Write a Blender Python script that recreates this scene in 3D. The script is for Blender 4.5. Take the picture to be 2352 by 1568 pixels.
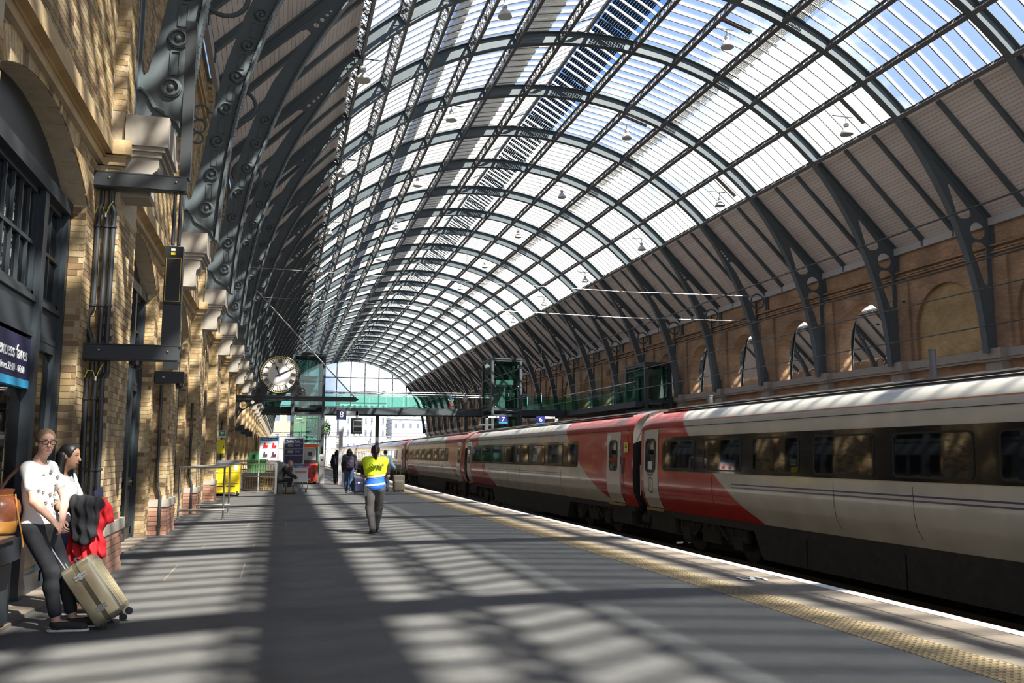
import bpy, bmesh, math, random
import numpy as np
from mathutils import Vector as V, Matrix as MX
from mathutils.geometry import tessellate_polygon
random.seed(7); SC = bpy.context.scene; COL = SC.collection; PI = math.pi; R = math.radians
for o in list(bpy.data.objects): bpy.data.objects.remove(o)

# ---------------------------------------------------------------- camera, sky, sun, exposure
FPX, PITCH, YAW, CAMH = 1992.5, .1291, .2599, 1.5
cd = bpy.data.cameras.new('camera'); cam = bpy.data.objects.new('camera', cd); COL.objects.link(cam)
cd.sensor_width = 36; cd.lens = FPX / 2352 * 36; cd.clip_end = 2000; cd.clip_start = .05
fw = V((math.sin(YAW) * math.cos(PITCH), math.cos(YAW) * math.cos(PITCH), math.sin(PITCH)))
cam.location = (0, 0, CAMH); cam.rotation_euler = fw.to_track_quat('-Z', 'Y').to_euler(); SC.camera = cam
SUN_AZ, SUN_EL = R(145.5), R(48.9)          # azimuth from the hall's axis towards its right side, and elevation
SUN_E, SKY_E = 20, 1.55
SC.view_settings.view_transform = 'Standard'; SC.view_settings.look = 'None'
SC.view_settings.exposure = 0.0; SC.view_settings.gamma = 1; SC.view_settings.use_curve_mapping = False
SC.cycles.transparent_max_bounces = 40; SC.cycles.max_bounces = 10; SC.cycles.diffuse_bounces = 5
sl = bpy.data.lights.new('sun', 'SUN'); so = bpy.data.objects.new('sun', sl); COL.objects.link(so)
sl.energy = SUN_E; sl.angle = R(.6); sl.color = (1, .95, .86)
sd = V((math.sin(SUN_AZ) * math.cos(SUN_EL), math.cos(SUN_AZ) * math.cos(SUN_EL), math.sin(SUN_EL)))
so.rotation_euler = sd.to_track_quat('Z', 'Y').to_euler(); so.location = (30, -30, 60)
W = bpy.data.worlds.new('sky'); SC.world = W; W.use_nodes = True; nt = W.node_tree; N = nt.nodes; L = nt.links; N.clear()
tc = N.new('ShaderNodeTexCoord'); mp = N.new('ShaderNodeMapping'); mp.inputs['Scale'].default_value = (1, 1, 1.7); mp.inputs['Location'].default_value = (1.4, 2.1, .5)
no = N.new('ShaderNodeTexNoise'); no.inputs['Scale'].default_value = 2.6; no.inputs['Detail'].default_value = 9; no.inputs['Roughness'].default_value = .55
rp = N.new('ShaderNodeValToRGB'); rp.color_ramp.elements[0].position = .46; rp.color_ramp.elements[1].position = .56
mx = N.new('ShaderNodeMix'); mx.data_type = 'RGBA'; mx.inputs['A'].default_value = (.14, .29, .62, 1); mx.inputs['B'].default_value = (1.05, 1.07, 1.09, 1)
bg = N.new('ShaderNodeBackground'); bg.inputs['Strength'].default_value = SKY_E; ow = N.new('ShaderNodeOutputWorld')
L.new(tc.outputs['Generated'], mp.inputs['Vector']); L.new(mp.outputs[0], no.inputs['Vector']); sx = N.new('ShaderNodeSeparateXYZ'); L.new(tc.outputs['Generated'], sx.inputs[0]); ma = N.new('ShaderNodeMath'); ma.operation = 'MULTIPLY_ADD'; ma.inputs[1].default_value = -.46; ma.inputs[2].default_value = .15; L.new(sx.outputs['Z'], ma.inputs[0]); ad = N.new('ShaderNodeMath'); L.new(no.outputs['Fac'], ad.inputs[0]); L.new(ma.outputs[0], ad.inputs[1]); L.new(ad.outputs[0], rp.inputs[0])
L.new(rp.outputs['Color'], mx.inputs['Factor']); L.new(mx.outputs['Result'], bg.inputs['Color']); L.new(bg.outputs[0], ow.inputs[0])

# ---------------------------------------------------------------- helpers
C0 = V((0, 0, CAMH)); RT = V((math.cos(YAW), -math.sin(YAW), 0)); UP = RT.cross(fw)
def proj(p):
    d = V(p) - C0; z = d.dot(fw)
    return (1176 + FPX * d.dot(RT) / z, 784 - FPX * d.dot(UP) / z, z) if z > .1 else (0, 0, -1)
def px_area(pts):
    q = [proj(p) for p in pts]
    if any(a[2] < .1 for a in q): return 0
    xs = [min(2352, max(0, a[0])) for a in q]; ys = [min(1568, max(0, a[1])) for a in q]
    return (max(xs) - min(xs)) * (max(ys) - min(ys))
class MB:
    def __init__(s): s.v = []; s.f = []; s.m = []; s.mi = 0
    def add(s, vs, fs):
        b = len(s.v); s.v += [tuple(p) for p in vs]; s.f += [tuple(b + i for i in f) for f in fs]; s.m += [s.mi] * len(fs); return s
    def bx(s, x0, x1, y0, y1, z0, z1):
        return s.add([(x0,y0,z0),(x1,y0,z0),(x1,y1,z0),(x0,y1,z0),(x0,y0,z1),(x1,y0,z1),(x1,y1,z1),(x0,y1,z1)],
              [(3,2,1,0),(4,5,6,7),(0,1,5,4),(1,2,6,5),(2,3,7,6),(3,0,4,7)])
    def obx(s, c, ex, ey, ez):      # oriented box from half-extent vectors
        c, ex, ey, ez = V(c), V(ex), V(ey), V(ez); P = []
        for k in (-1, 1):
            for i, j in ((-1,-1),(1,-1),(1,1),(-1,1)): P.append(c + ex*i + ey*j + ez*k)
        return s.add(P, [(3,2,1,0),(4,5,6,7),(0,1,5,4),(1,2,6,5),(2,3,7,6),(3,0,4,7)])
    def bar(s, p, q, w, h, up=(0,0,1)):
        p, q = V(p), V(q); d = (q - p); u = V(up)
        if abs(d.normalized().dot(u)) > .99: u = V((0, 1, 0))
        a = d.cross(u).normalized(); b = a.cross(d).normalized()
        return s.obx((p + q) / 2, d / 2, a * w / 2, b * h / 2)
    def cyl(s, p, q, r, r2=None, n=10, cap=True):
        p, q = V(p), V(q); d = (q - p).normalized(); r2 = r if r2 is None else r2
        a = d.orthogonal().normalized(); b = d.cross(a); P = []
        for c, rr in ((p, r), (q, r2)):
            for i in range(n): t = 2 * PI * i / n; P.append(c + a * math.cos(t) * rr + b * math.sin(t) * rr)
        F = [(i, (i+1) % n, n + (i+1) % n, n + i) for i in range(n)]
        if cap: F += [tuple(range(n-1, -1, -1)), tuple(range(n, 2*n))]
        return s.add(P, F)
    def tube(s, pts, r, n=8):
        pts = [V(p) for p in pts]; rr = r if isinstance(r, (list, tuple)) else [r] * len(pts); P = []; a = None
        for i, p in enumerate(pts):
            d = (pts[min(i+1, len(pts)-1)] - pts[max(i-1, 0)]).normalized()
            a = d.orthogonal().normalized() if a is None else (a - d * a.dot(d)).normalized()
            b = d.cross(a)
            for k in range(n): t = 2*PI*k/n; P.append(p + a*math.cos(t)*rr[i] + b*math.sin(t)*rr[i])
        F = [(i*n+k, i*n+(k+1) % n, (i+1)*n+(k+1) % n, (i+1)*n+k) for i in range(len(pts)-1) for k in range(n)]
        F += [tuple(range(n-1, -1, -1)), tuple((len(pts)-1)*n + k for k in range(n))]
        return s.add(P, F)
    def lathe(s, prof, o=(0,0,0), ax=(0,0,1), n=16):
        o, d = V(o), V(ax).normalized(); a = d.orthogonal().normalized(); b = d.cross(a); P = []; m = len(prof)
        for r, z in prof:
            for i in range(n): t = 2*PI*i/n; P.append(o + d*z + (a*math.cos(t) + b*math.sin(t)) * max(r, 1e-4))
        return s.add(P, [(i*n+k, i*n+(k+1) % n, (i+1)*n+(k+1) % n, (i+1)*n+k) for i in range(m-1) for k in range(n)])
    def ball(s, c, r, n=10):
        c = V(c); r = V((r, r, r)) if not hasattr(r, '__len__') else V(r); P = []; m = max(4, n // 2 + 1)
        for i in range(m + 1):
            t = PI * i / m
            for k in range(n): a = 2*PI*k/n; P.append((c[0] + r[0]*math.sin(t)*math.cos(a), c[1] + r[1]*math.sin(t)*math.sin(a), c[2] - r[2]*math.cos(t)))
        return s.add(P, [(i*n+k, i*n+(k+1) % n, (i+1)*n+(k+1) % n, (i+1)*n+k) for i in range(m) for k in range(n)])
    def plate(s, loops, a, b, f):     # filled outline with holes, extruded from depth a to b; f(u, w, depth) -> xyz
        L2 = [[V((p[0], p[1], 0)) for p in lp] for lp in loops]
        T = tessellate_polygon(L2); fl = [p for lp in loops for p in lp]; n = len(fl)
        P = [f(u, w, a) for u, w in fl] + [f(u, w, b) for u, w in fl]
        F = [tuple(t) for t in T] + [tuple(n + i for i in reversed(t)) for t in T]; k = 0
        for lp in loops:
            m = len(lp); F += [(k+i, k+(i+1) % m, n+k+(i+1) % m, n+k+i) for i in range(m)]; k += m
        return s.add(P, F)
    def data(s, name, mats, smooth=False):
        me = bpy.data.meshes.new(name); me.from_pydata(s.v, [], s.f)
        for m in (mats if isinstance(mats, (list, tuple)) else [mats]): me.materials.append(m)
        if any(s.m): me.polygons.foreach_set('material_index', s.m)
        bm = bmesh.new(); bm.from_mesh(me); bmesh.ops.recalc_face_normals(bm, faces=bm.faces); bm.to_mesh(me); bm.free()
        if smooth: me.shade_smooth() if smooth is True else me.set_sharp_from_angle(angle=R(smooth)) or me.shade_smooth() if False else smooth_by(me, smooth)
        return me
    def build(s, name, mats, parent=None, smooth=False, **kw):
        return inst(name, s.data(name, mats, smooth), parent, **kw)
def smooth_by(me, ang):
    me.shade_smooth()
    if ang is not True: me.set_sharp_from_angle(angle=R(ang))
def inst(name, me, parent=None, M=None, **kw):
    o = bpy.data.objects.new(name, me); COL.objects.link(o)
    if parent is not None: o.parent = parent
    if M is not None: o.matrix_local = M
    tag(o, **kw); return o
def tag(o, label=None, cat=None, group=None, kind=None):
    for k, x in (('label', label), ('category', cat), ('group', group), ('kind', kind)):
        if x: o[k] = x
    return o
def thing(name, label, cat, loc=(0,0,0), rz=0, group=None, kind=None):
    o = bpy.data.objects.new(name, None); COL.objects.link(o); o.location = loc; o.rotation_euler = (0, 0, rz); o.empty_display_size = .2
    return tag(o, label, cat, group, kind)
def copy_tree(o, parent=None):
    c = o.copy(); COL.objects.link(c)
    if parent is not None: c.parent = parent
    for ch in KIDS.get(o.name) or [x for x in o.children]: copy_tree(ch, c)
    return c
KIDS = {}
# ---------------------------------------------------------------- materials
def mat(name, col, rough=.6, metal=0, var=0, vscale=6, bump=0, bscale=60, spec=.5, island=0, coat=0, stretch=None):
    m = bpy.data.materials.new(name); m.use_nodes = True; nt = m.node_tree; N, L = nt.nodes, nt.links; b = N['Principled BSDF']
    b.inputs['Base Color'].default_value = (*col, 1); b.inputs['Roughness'].default_value = rough; b.inputs['Metallic'].default_value = metal
    b.inputs['Specular IOR Level'].default_value = spec; b.inputs['Coat Weight'].default_value = coat
    if var or bump or island:
        tc = N.new('ShaderNodeTexCoord'); src = tc.outputs['Object']
        if stretch:
            mp = N.new('ShaderNodeMapping'); mp.inputs['Scale'].default_value = stretch; L.new(src, mp.inputs[0]); src = mp.outputs[0]
    if var or island:
        hs = N.new('ShaderNodeHueSaturation'); hs.inputs['Color'].default_value = (*col, 1); val = None
        if var:
            n = N.new('ShaderNodeTexNoise'); n.inputs['Scale'].default_value = vscale; n.inputs['Detail'].default_value = 6; n.inputs['Roughness'].default_value = .65; L.new(src, n.inputs['Vector'])
            mr = N.new('ShaderNodeMapRange'); mr.inputs['From Min'].default_value = .25; mr.inputs['From Max'].default_value = .75; mr.inputs['To Min'].default_value = 1 - var; mr.inputs['To Max'].default_value = 1 + var
            L.new(n.outputs['Fac'], mr.inputs[0]); val = mr.outputs[0]
        if island:
            g = N.new('ShaderNodeNewGeometry'); oi = N.new('ShaderNodeObjectInfo'); ad = N.new('ShaderNodeMath'); ad.operation = 'ADD'; fr = N.new('ShaderNodeMath'); fr.operation = 'FRACT'
            L.new(g.outputs['Random Per Island'], ad.inputs[0]); L.new(oi.outputs['Random'], ad.inputs[1]); L.new(ad.outputs[0], fr.inputs[0])
            mr = N.new('ShaderNodeMapRange'); mr.inputs['To Min'].default_value = 1 - island; mr.inputs['To Max'].default_value = 1 + island; L.new(fr.outputs[0], mr.inputs[0])
            if val is None: val = mr.outputs[0]
            else:
                mu = N.new('ShaderNodeMath'); mu.operation = 'MULTIPLY'; L.new(val, mu.inputs[0]); L.new(mr.outputs[0], mu.inputs[1]); val = mu.outputs[0]
        L.new(val, hs.inputs['Value']); L.new(hs.outputs[0], b.inputs['Base Color'])
    if bump:
        n2 = N.new('ShaderNodeTexNoise'); n2.inputs['Scale'].default_value = bscale; n2.inputs['Detail'].default_value = 4; L.new(src, n2.inputs['Vector'])
        bp = N.new('ShaderNodeBump'); bp.inputs['Strength'].default_value = bump; bp.inputs['Distance'].default_value = .01; L.new(n2.outputs['Fac'], bp.inputs['Height']); L.new(bp.outputs[0], b.inputs['Normal'])
    return m
def glassmat(name, tint, refl=.06, dirt=0, dirtcol=(.6, .6, .58)):
    m = bpy.data.materials.new(name); m.use_nodes = True; nt = m.node_tree; N, L = nt.nodes, nt.links; N.clear()
    t = N.new('ShaderNodeBsdfTransparent'); t.inputs[0].default_value = (*tint, 1); g = N.new('ShaderNodeBsdfGlossy'); g.inputs['Roughness'].default_value = .02
    fr = N.new('ShaderNodeLayerWeight'); fr.inputs['Blend'].default_value = .5; mr = N.new('ShaderNodeMath'); mr.operation = 'POWER'; mr.inputs[1].default_value = 4
    ma = N.new('ShaderNodeMath'); ma.operation = 'MULTIPLY_ADD'; ma.inputs[1].default_value = .6; ma.inputs[2].default_value = refl
    mx = N.new('ShaderNodeMixShader'); o = N.new('ShaderNodeOutputMaterial')
    L.new(fr.outputs['Facing'], mr.inputs[0]); L.new(mr.outputs[0], ma.inputs[0]); L.new(ma.outputs[0], mx.inputs[0]); L.new(t.outputs[0], mx.inputs[1]); L.new(g.outputs[0], mx.inputs[2]); last = mx
    if dirt:
        d = N.new('ShaderNodeBsdfTranslucent'); d.inputs[0].default_value = (*dirtcol, 1); m2 = N.new('ShaderNodeMixShader'); m2.inputs[0].default_value = dirt
        L.new(mx.outputs[0], m2.inputs[1]); L.new(d.outputs[0], m2.inputs[2]); last = m2
    L.new(last.outputs[0], o.inputs[0]); return m
STEEL = mat('painted_steel', (.08, .10, .11), .5, var=.12, vscale=3)
IRON = mat('dark_iron', (.042, .052, .058), .5, var=.1)
BROWNIRON = mat('purlin_paint_bar_shade', (.11, .105, .10), .55, var=.1)
BOARD = mat('soffit_paint', (.66, .59, .54), .7, var=.05, island=.05)
BARW = mat('glazing_bar_paint', (.62, .61, .59), .5)
GLASS = glassmat('roof_glass', (.95, .965, .97), .03, dirt=.03, dirtcol=(.9, .9, .88))
GREENGLASS = glassmat('green_glass', (.62, .86, .80), .06); LIFTGLASS = glassmat('lift_glass', (.60, .78, .74), .07)
WINGLASS = glassmat('dark_window_glass', (.10, .12, .12), .10)
GRATE = mat('grating_paint', (.44, .41, .33), .7)
STONE = mat('cream_stone', (.31, .275, .23), .75, var=.12, vscale=5, bump=.15)
MORTAR = mat('mortar', (.44, .36, .25), .9, var=.2, vscale=8, bump=.4, bscale=40)
BRICK = mat('stock_brick', (.50, .35, .17), .85, var=.3, vscale=22, bump=.6, bscale=55, island=.1)
def brick_colours(m):
    nt = m.node_tree; N, L = nt.nodes, nt.links; hs = [n for n in N if n.type == 'HUE_SAT'][0]; fr = [n for n in N if n.type == 'MATH' and n.operation == 'FRACT'][0]; tc = [n for n in N if n.type == 'TEX_COORD'][0]
    r = N.new('ShaderNodeValToRGB'); el = r.color_ramp.elements; el[0].position = 0; el[0].color = (.17, .10, .05, 1); el[1].position = 1; el[1].color = (.60, .46, .26, 1)
    for p, c in ((.14, (.30, .18, .08, 1)), (.3, (.46, .31, .13, 1)), (.6, (.53, .37, .17, 1)), (.85, (.50, .38, .22, 1))): e = el.new(p); e.color = c
    L.new(fr.outputs[0], r.inputs[0]); ge = N.new('ShaderNodeNewGeometry'); mp = N.new('ShaderNodeMapping'); mp.inputs['Scale'].default_value = (2.2, 2.2, .35); L.new(ge.outputs['Position'], mp.inputs[0])
    n = N.new('ShaderNodeTexNoise'); n.inputs['Scale'].default_value = 1.1; n.inputs['Detail'].default_value = 7; n.inputs['Roughness'].default_value = .6; L.new(mp.outputs[0], n.inputs['Vector'])
    mr = N.new('ShaderNodeMapRange'); mr.inputs['From Min'].default_value = .38; mr.inputs['From Max'].default_value = .6; mr.inputs['To Min'].default_value = .75; mr.inputs['To Max'].default_value = 0; L.new(n.outputs['Fac'], mr.inputs[0])
    mx = N.new('ShaderNodeMix'); mx.data_type = 'RGBA'; mx.inputs['B'].default_value = (.20, .14, .085, 1); L.new(mr.outputs[0], mx.inputs['Factor']); L.new(r.outputs[0], mx.inputs['A']); L.new(mx.outputs['Result'], hs.inputs['Color'])
brick_colours(BRICK)
REDBRICK = mat('red_brick', (.36, .19, .13), .85, var=.2, vscale=9, bump=.4, bscale=45, island=.25)
FRAME = mat('frame_paint', (.024, .031, .038), .42, var=.08)
BLACK = mat('black_metal', (.012, .013, .015), .4)
STAINLESS = mat('stainless_steel', (.55, .53, .5), .3, 1)
SILVER = mat('silver_paint', (.38, .38, .38), .4, .3)
WHITE = mat('white_paint', (.78, .78, .77), .5)
NAVY = mat('navy_sign', (.018, .016, .06), .5)
CYAN = mat('cyan_stripe', (.04, .35, .6), .5)
GOLD = mat('gold_leaf', (.75, .5, .10), .35, .6)
YELLOW = mat('yellow_plastic', (.85, .62, .01), .5)
RUBBER = mat('rubber', (.02, .02, .02), .8)
REDP = mat('red_panel', (.62, .015, .02), .4)
def text(s, size, M, m, parent, name='lettering', extrude=.004, align='CENTER'):
    cu = bpy.data.curves.new('t', 'FONT'); cu.body = s; cu.size = size; cu.extrude = extrude; cu.align_x = align; cu.align_y = 'CENTER'; cu.resolution_u = 3
    t = bpy.data.objects.new('t', cu); COL.objects.link(t); bpy.context.view_layer.update()
    me = bpy.data.meshes.new_from_object(t.evaluated_get(bpy.context.evaluated_depsgraph_get())); bpy.data.objects.remove(t)
    me.materials.clear(); me.materials.append(m)
    return inst(name, me, parent, M)
def face_mx(loc, right, up):       # text plane: local x -> right, local y -> up
    r, u = V(right).normalized(), V(up).normalized(); n = r.cross(u)
    return MX(((r[0], u[0], n[0], loc[0]), (r[1], u[1], n[1], loc[1]), (r[2], u[2], n[2], loc[2]), (0, 0, 0, 1)))
def circ(u, w, r, n=20): return [(u + r*math.cos(2*PI*i/n), w + r*math.sin(2*PI*i/n)) for i in range(n)]
def rrect(u0, u1, w0, w1, r, n=4):
    P = []
    for cu, cw, a in ((u1-r, w1-r, 0), (u0+r, w1-r, 90), (u0+r, w0+r, 180), (u1-r, w0+r, 270)):
        P += [(cu + r*math.cos(R(a + 90*i/n)), cw + r*math.sin(R(a + 90*i/n))) for i in range(n + 1)]
    return P
FX = lambda x: (lambda u, w, d: (x + d, u, w))       # plate in the YZ plane
FY = lambda y: (lambda u, w, d: (u, y + d, w))       # plate in the XZ plane
FZ = lambda z: (lambda u, w, d: (u, w, z + d))
# ================================================================ the hall: roof
XC, ZC, RI = 13.91, 4.55, 16.1
Y0R, SP = 12.25, 6.1
KS = list(range(-6, 29))
RY = lambda k: Y0R + SP * k
ANG = [-45.3, -37.6, -29.8, -22, -14.2, -6.4, 6.4, 14.2, 22, 29.8, 37.6, 45.3]
RG = RI + .62                      # radius of the glazing
ceiling = thing('ceiling', 'arched iron and glass roof over the platforms', 'roof', kind='structure')
INNER = [(11.44, 15.87), (12.3, 14.78), (13.05, 13.6), (13.7, 12.4), (14.25, 11.1), (14.72, 9.7), (15.02, 8.4), (15.2, 7.1), (15.3, 5.82)]
def subdiv(P, n=3):
    out = []
    for i in range(len(P) - 1):
        p0, p1, p2, p3 = P[max(i-1, 0)], P[i], P[i+1], P[min(i+2, len(P)-1)]
        for k in range(n):
            t = k / n; out.append(tuple(.5 * (2*b + (c-a)*t + (2*a-5*b+4*c-d)*t*t + (3*b-a-3*c+d)*t**3) for a, b, c, d in zip(p0, p1, p2, p3)))
    return out + [P[-1]]
INN = subdiv(INNER)
OUT = [(16.0, 5.82), (16.0, 11.8), (11.80, 16.02)]
def haunch(mb, side, kind):
    f = lambda u, w, d: (XC + side * u, d, w)
    if kind == 'plated':
        holes = [[(13.86, 13.22), (13.98, 13.2), (14.95, 12.08), (15.0, 11.86), (14.85, 11.7), (14.45, 11.68), (14.26, 11.85)], circ(15.28, 11.18, .385),
                 [(14.98, 10.6), (15.2, 10.7), (15.5, 10.65), (15.66, 10.5), (15.66, 8.9), (15.58, 8.75), (15.46, 8.85), (14.92, 10.4)]]
    else:
        big = [(13.42, 13.58), (13.85, 13.02), (14.45, 11.95), (14.92, 10.8), (15.28, 9.6), (15.52, 8.4), (15.7, 7.3), (15.82, 6.7), (15.88, 6.64), (15.91, 6.75), (15.9, 11.45), (15.72, 11.72), (13.7, 13.62), (13.55, 13.68)]
        holes = [big] + [circ(u, w, r, 10) for u, w, r in ((13.28, 13.84, .085), (13.12, 14.03, .07), (12.98, 14.19, .055), (12.87, 14.32, .042))]
    mb.plate([INN + OUT] + holes, -.02, .02, f)
    w = .16
    for a, b in zip(INN[:-1], INN[1:]):        # inner flange
        mb.bar(f(*a, 0), f(*b, 0), .05, 2 * w, up=(0, 1, 0))
    mb.bar(f(15.97, 5.82, 0), f(15.97, 11.85, 0), .06, .34, up=(0, 1, 0)); mb.bar(f(15.97, 11.8, 0), f(11.8, 15.98, 0), .06, .3, up=(0, 1, 0))
    mb.bar(f(15.62, 11.9, 0), f(13.2, 14.27, 0), .04, .12, up=(0, 1, 0))
    if side < 0:
        for z, u, r in ((7.98, 15.765, .115), (8.24, 15.74, .135), (8.54, 15.715, .155)): P = [f(*c, 0) for c in circ(u, z, r, 14)]; mb.tube(P + [P[0]], .022, 5)
    # ring at the eave
    if kind != 'plated': P = [f(*c, -.0) for c in circ(15.33, 11.18, .46, 24)]; mb.tube(P + [P[0]], .055, 6)
def arch(mb):
    n = 48; th = [R(-45.3 + 90.6 * i / n) for i in range(n + 1)]
    pt = lambda r, t, d: (XC + r * math.sin(t), d, ZC + r * math.cos(t))
    for a, b in zip(th[:-1], th[1:]):
        for r0, r1, hw in ((RI, RI + .04, .16), (RI + .04, RI + .56, .015), (RI + .56, RI + .6, .16)):
            mb.add([pt(r0, a, -hw), pt(r0, b, -hw), pt(r0, b, hw), pt(r0, a, hw), pt(r1, a, -hw), pt(r1, b, -hw), pt(r1, b, hw), pt(r1, a, hw)], [(0,1,2,3),(7,6,5,4),(1,0,4,5),(2,1,5,6) if 0 else (3,2,6,7)])
    for A in ANG:                              # web stiffeners where the purlins meet
        t = R(A); c = V(pt(RI + .3, t, 0)); rad = V((math.sin(t), 0, math.cos(t))); tg = V((math.cos(t), 0, -math.sin(t)))
        mb.obx(c, tg * .03, V((0, .13, 0)), rad * .27)
def ribmesh(kindL, kindR):
    mb = MB(); arch(mb); haunch(mb, -1, kindL); haunch(mb, 1, kindR)
    for s in (-1, 1):                          # ridge struts
        mb.tube([(XC + s*1.8, 0, ZC + RI*math.cos(R(6.4))), (XC + s*1.78, 0, ZC + RI + .5), (XC + s*1.4, 0, ZC + RI + .95), (XC, 0, ZC + RI + 1.5)], .05, 6)
    mb.mi = 1                                  # foot scroll and rivets on the left side
    f = lambda u, w, d: (XC - u, d, w)
    mb.tube([f(16, 6.42, -.04), f(15.9, 6.45, -.04), f(15.8, 6.35, -.04), f(15.72, 6.2, -.04), f(15.55, 6.1, -.04), f(15.4, 6.0, -.04), f(15.32, 5.84, -.04)], .03, 6)
    return mb.data('rib', [STEEL, STEEL])
RIBA = ribmesh('open', 'open'); RIBB = ribmesh('open', 'plated')
ros = MB(); ros.lathe([(.145, 0), (.145, .03), (.13, .035), (.125, .06), (.10, .066), (.092, .02), (.05, .012), (.045, .04), (.025, .058), (0, .06)], n=14); ROS = ros.data('rosette', STEEL, 40)
pan = MB()
for a, b in (((-.06, 0), (-.06, .34)), ((.06, 0), (.06, .34))): pan.bar((a[0], 0, a[1]), (b[0], 0, b[1]), .02, .03, up=(0, 1, 0))
pan.bar((-.06, 0, 0), (.06, 0, 0), .02, .03, up=(0, 1, 0)); pan.bar((-.06, 0, .34), (.06, 0, .34), .02, .03, up=(0, 1, 0)); PAN = pan.data('moulding', STEEL)
riv = MB()
for i in range(len(INN) - 1):
    a, b = V(INN[i]), V(INN[i + 1]); nseg = max(1, int((b - a).length / .075)); tg = (b - a).normalized(); nm = V((-tg[1], tg[0]))
    if nm[0] > 0: nm = -nm
    for q in range(nseg):
        p = a + (b - a) * q / nseg
        for dy in (-.11, .11):
            c = V((XC - (p[0] + nm[0] * .025), dy, p[1] + nm[1] * .025)); nn = V((-nm[0], 0, nm[1])); t3 = V((-tg[0], 0, tg[1]))
            s = .018; riv.add([c + t3*s, c + V((0, s, 0)), c - t3*s, c - V((0, s, 0)), c + nn * .014], [(0,1,4),(1,2,4),(2,3,4),(3,0,4)])
        c = V((XC - (p[0] - nm[0] * .06), -.022, p[1] - nm[1] * .06)); s = .018; t3 = V((-tg[0], 0, tg[1])); n3 = V((-nm[0], 0, nm[1]))
        riv.add([c + t3*s, c + n3*s, c - t3*s, c - n3*s, c + V((0, -.014, 0))], [(0,1,4),(1,2,4),(2,3,4),(3,0,4)])
RIV = riv.data('rivets', STEEL)
def inner_u(z):
    for (u0, z0), (u1, z1) in zip(INN[:-1], INN[1:]):
        if z1 <= z <= z0: return u0 + (u1 - u0) * (z - z0) / (z1 - z0)
    return 15.3
for k in KS:
    rb = inst('rib', RIBB if 2 <= k <= 5 else RIBA, ceiling, MX.Translation((0, RY(k), 0)))
    if k in (28,): continue
    if -1 <= k <= 14:
        inst('rivets', RIV, rb, kind='stuff')
        for j in range(7):
            z = 6.5 + .72 * j; u = inner_u(z) + (.27 if z < 9 else .24)
            q = MX.Translation((XC - u, -.02, z)); inst('rosette', ROS, rb, q @ MX.Rotation(R(90), 4, 'X'))
            if j < 6:
                z2 = z + .19; u2 = inner_u(z2 + .17) + .265; inst('moulding', PAN, rb, MX.Translation((XC - u2, -.025, z2)) @ MX.Rotation(.12 * (z - 6) / 3, 4, 'Y'))
# lattice purlins, one for each bay and line
def purlin(boundary=False):
    mb = MB(); l0, l1 = .03, SP - .03; h = .56
    mb.bx(-.09, .09, l0, l1, 0, .05).bx(-.06, .06, l0, l1, h - .05, h)
    n = 6; p = (l1 - l0) / n
    for i in range(n):
        a = l0 + p * i; mb.bx(-.045, .045, a - .03, a + .03, .05, h - .05)
        m = 3; q = p / m
        for j in range(m):
            y0, y1 = a + q * j + .02, a + q * (j + 1)
            mb.bar((0, y0, .05), (0, y1, h - .05), .03, .02, up=(1, 0, 0)); mb.bar((0.012, y1, .05), (0.012, y0, h - .05), .03, .02, up=(1, 0, 0))
    return mb
PUR = purlin().data('purlin', BROWNIRON)
def rotm(k, A, r): t = R(A); return MX.Translation((XC + r * math.sin(t), RY(k), ZC + r * math.cos(t))) @ MX.Rotation(t, 4, 'Y')
pk = sorted([(k, A) for k in KS[:-1] for A in ANG], key=lambda q: (RY(q[0]) < 5, RY(q[0])))
for k, A in pk[:300]: inst('purlin', PUR, ceiling, rotm(k, A, RI))
far = MB()
pv, pf = purlin().v, purlin().f
for k, A in pk[300:]:
    Mx = rotm(k, A, RI); far.add([Mx @ V(p) for p in pv], pf)
far.build('purlin_run', BROWNIRON, ceiling, kind='stuff')
# glazing: strips between purlin lines, nine panes and ten bars in each bay
strips = []
for a, b in zip(ANG[:-1], ANG[1:]):
    P = lambda A: V((XC + RG * math.sin(R(A)), 0, ZC + RG * math.cos(R(A))))
    if a == -6.4: rd = V((XC, 0, ZC + RI + 1.62)); strips += [(P(a), rd, 0), (rd, P(b), 1)]
    else: strips.append((P(a), P(b), 0))
def strip_frame(s, y):
    d = s[1] - s[0]; L_ = d.length; d.normalize(); n = V((-d[2], 0, d[0])); n = n if n[2] > 0 else -n
    return MX(((d[0], 0, n[0], s[0][0]), (0, 1, 0, y), (d[2], 0, n[2], s[0][2]), (0, 0, 0, 1))), L_
PW = SP / 9
cells = []
for k in KS[:-1]:
    for si, s in enumerate(strips):
        for j in range(9):
            y = RY(k) + PW * j
            A = [s[0] + V((0, y, 0)), s[1] + V((0, y, 0)), s[0] + V((0, y + PW, 0)), s[1] + V((0, y + PW, 0))]
            cells.append((px_area(A), k, si, j))
cells.sort(key=lambda c: -c[0])
pv_mat = bpy.data.materials.new('solar_cells'); pv_mat.use_nodes = True
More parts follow.
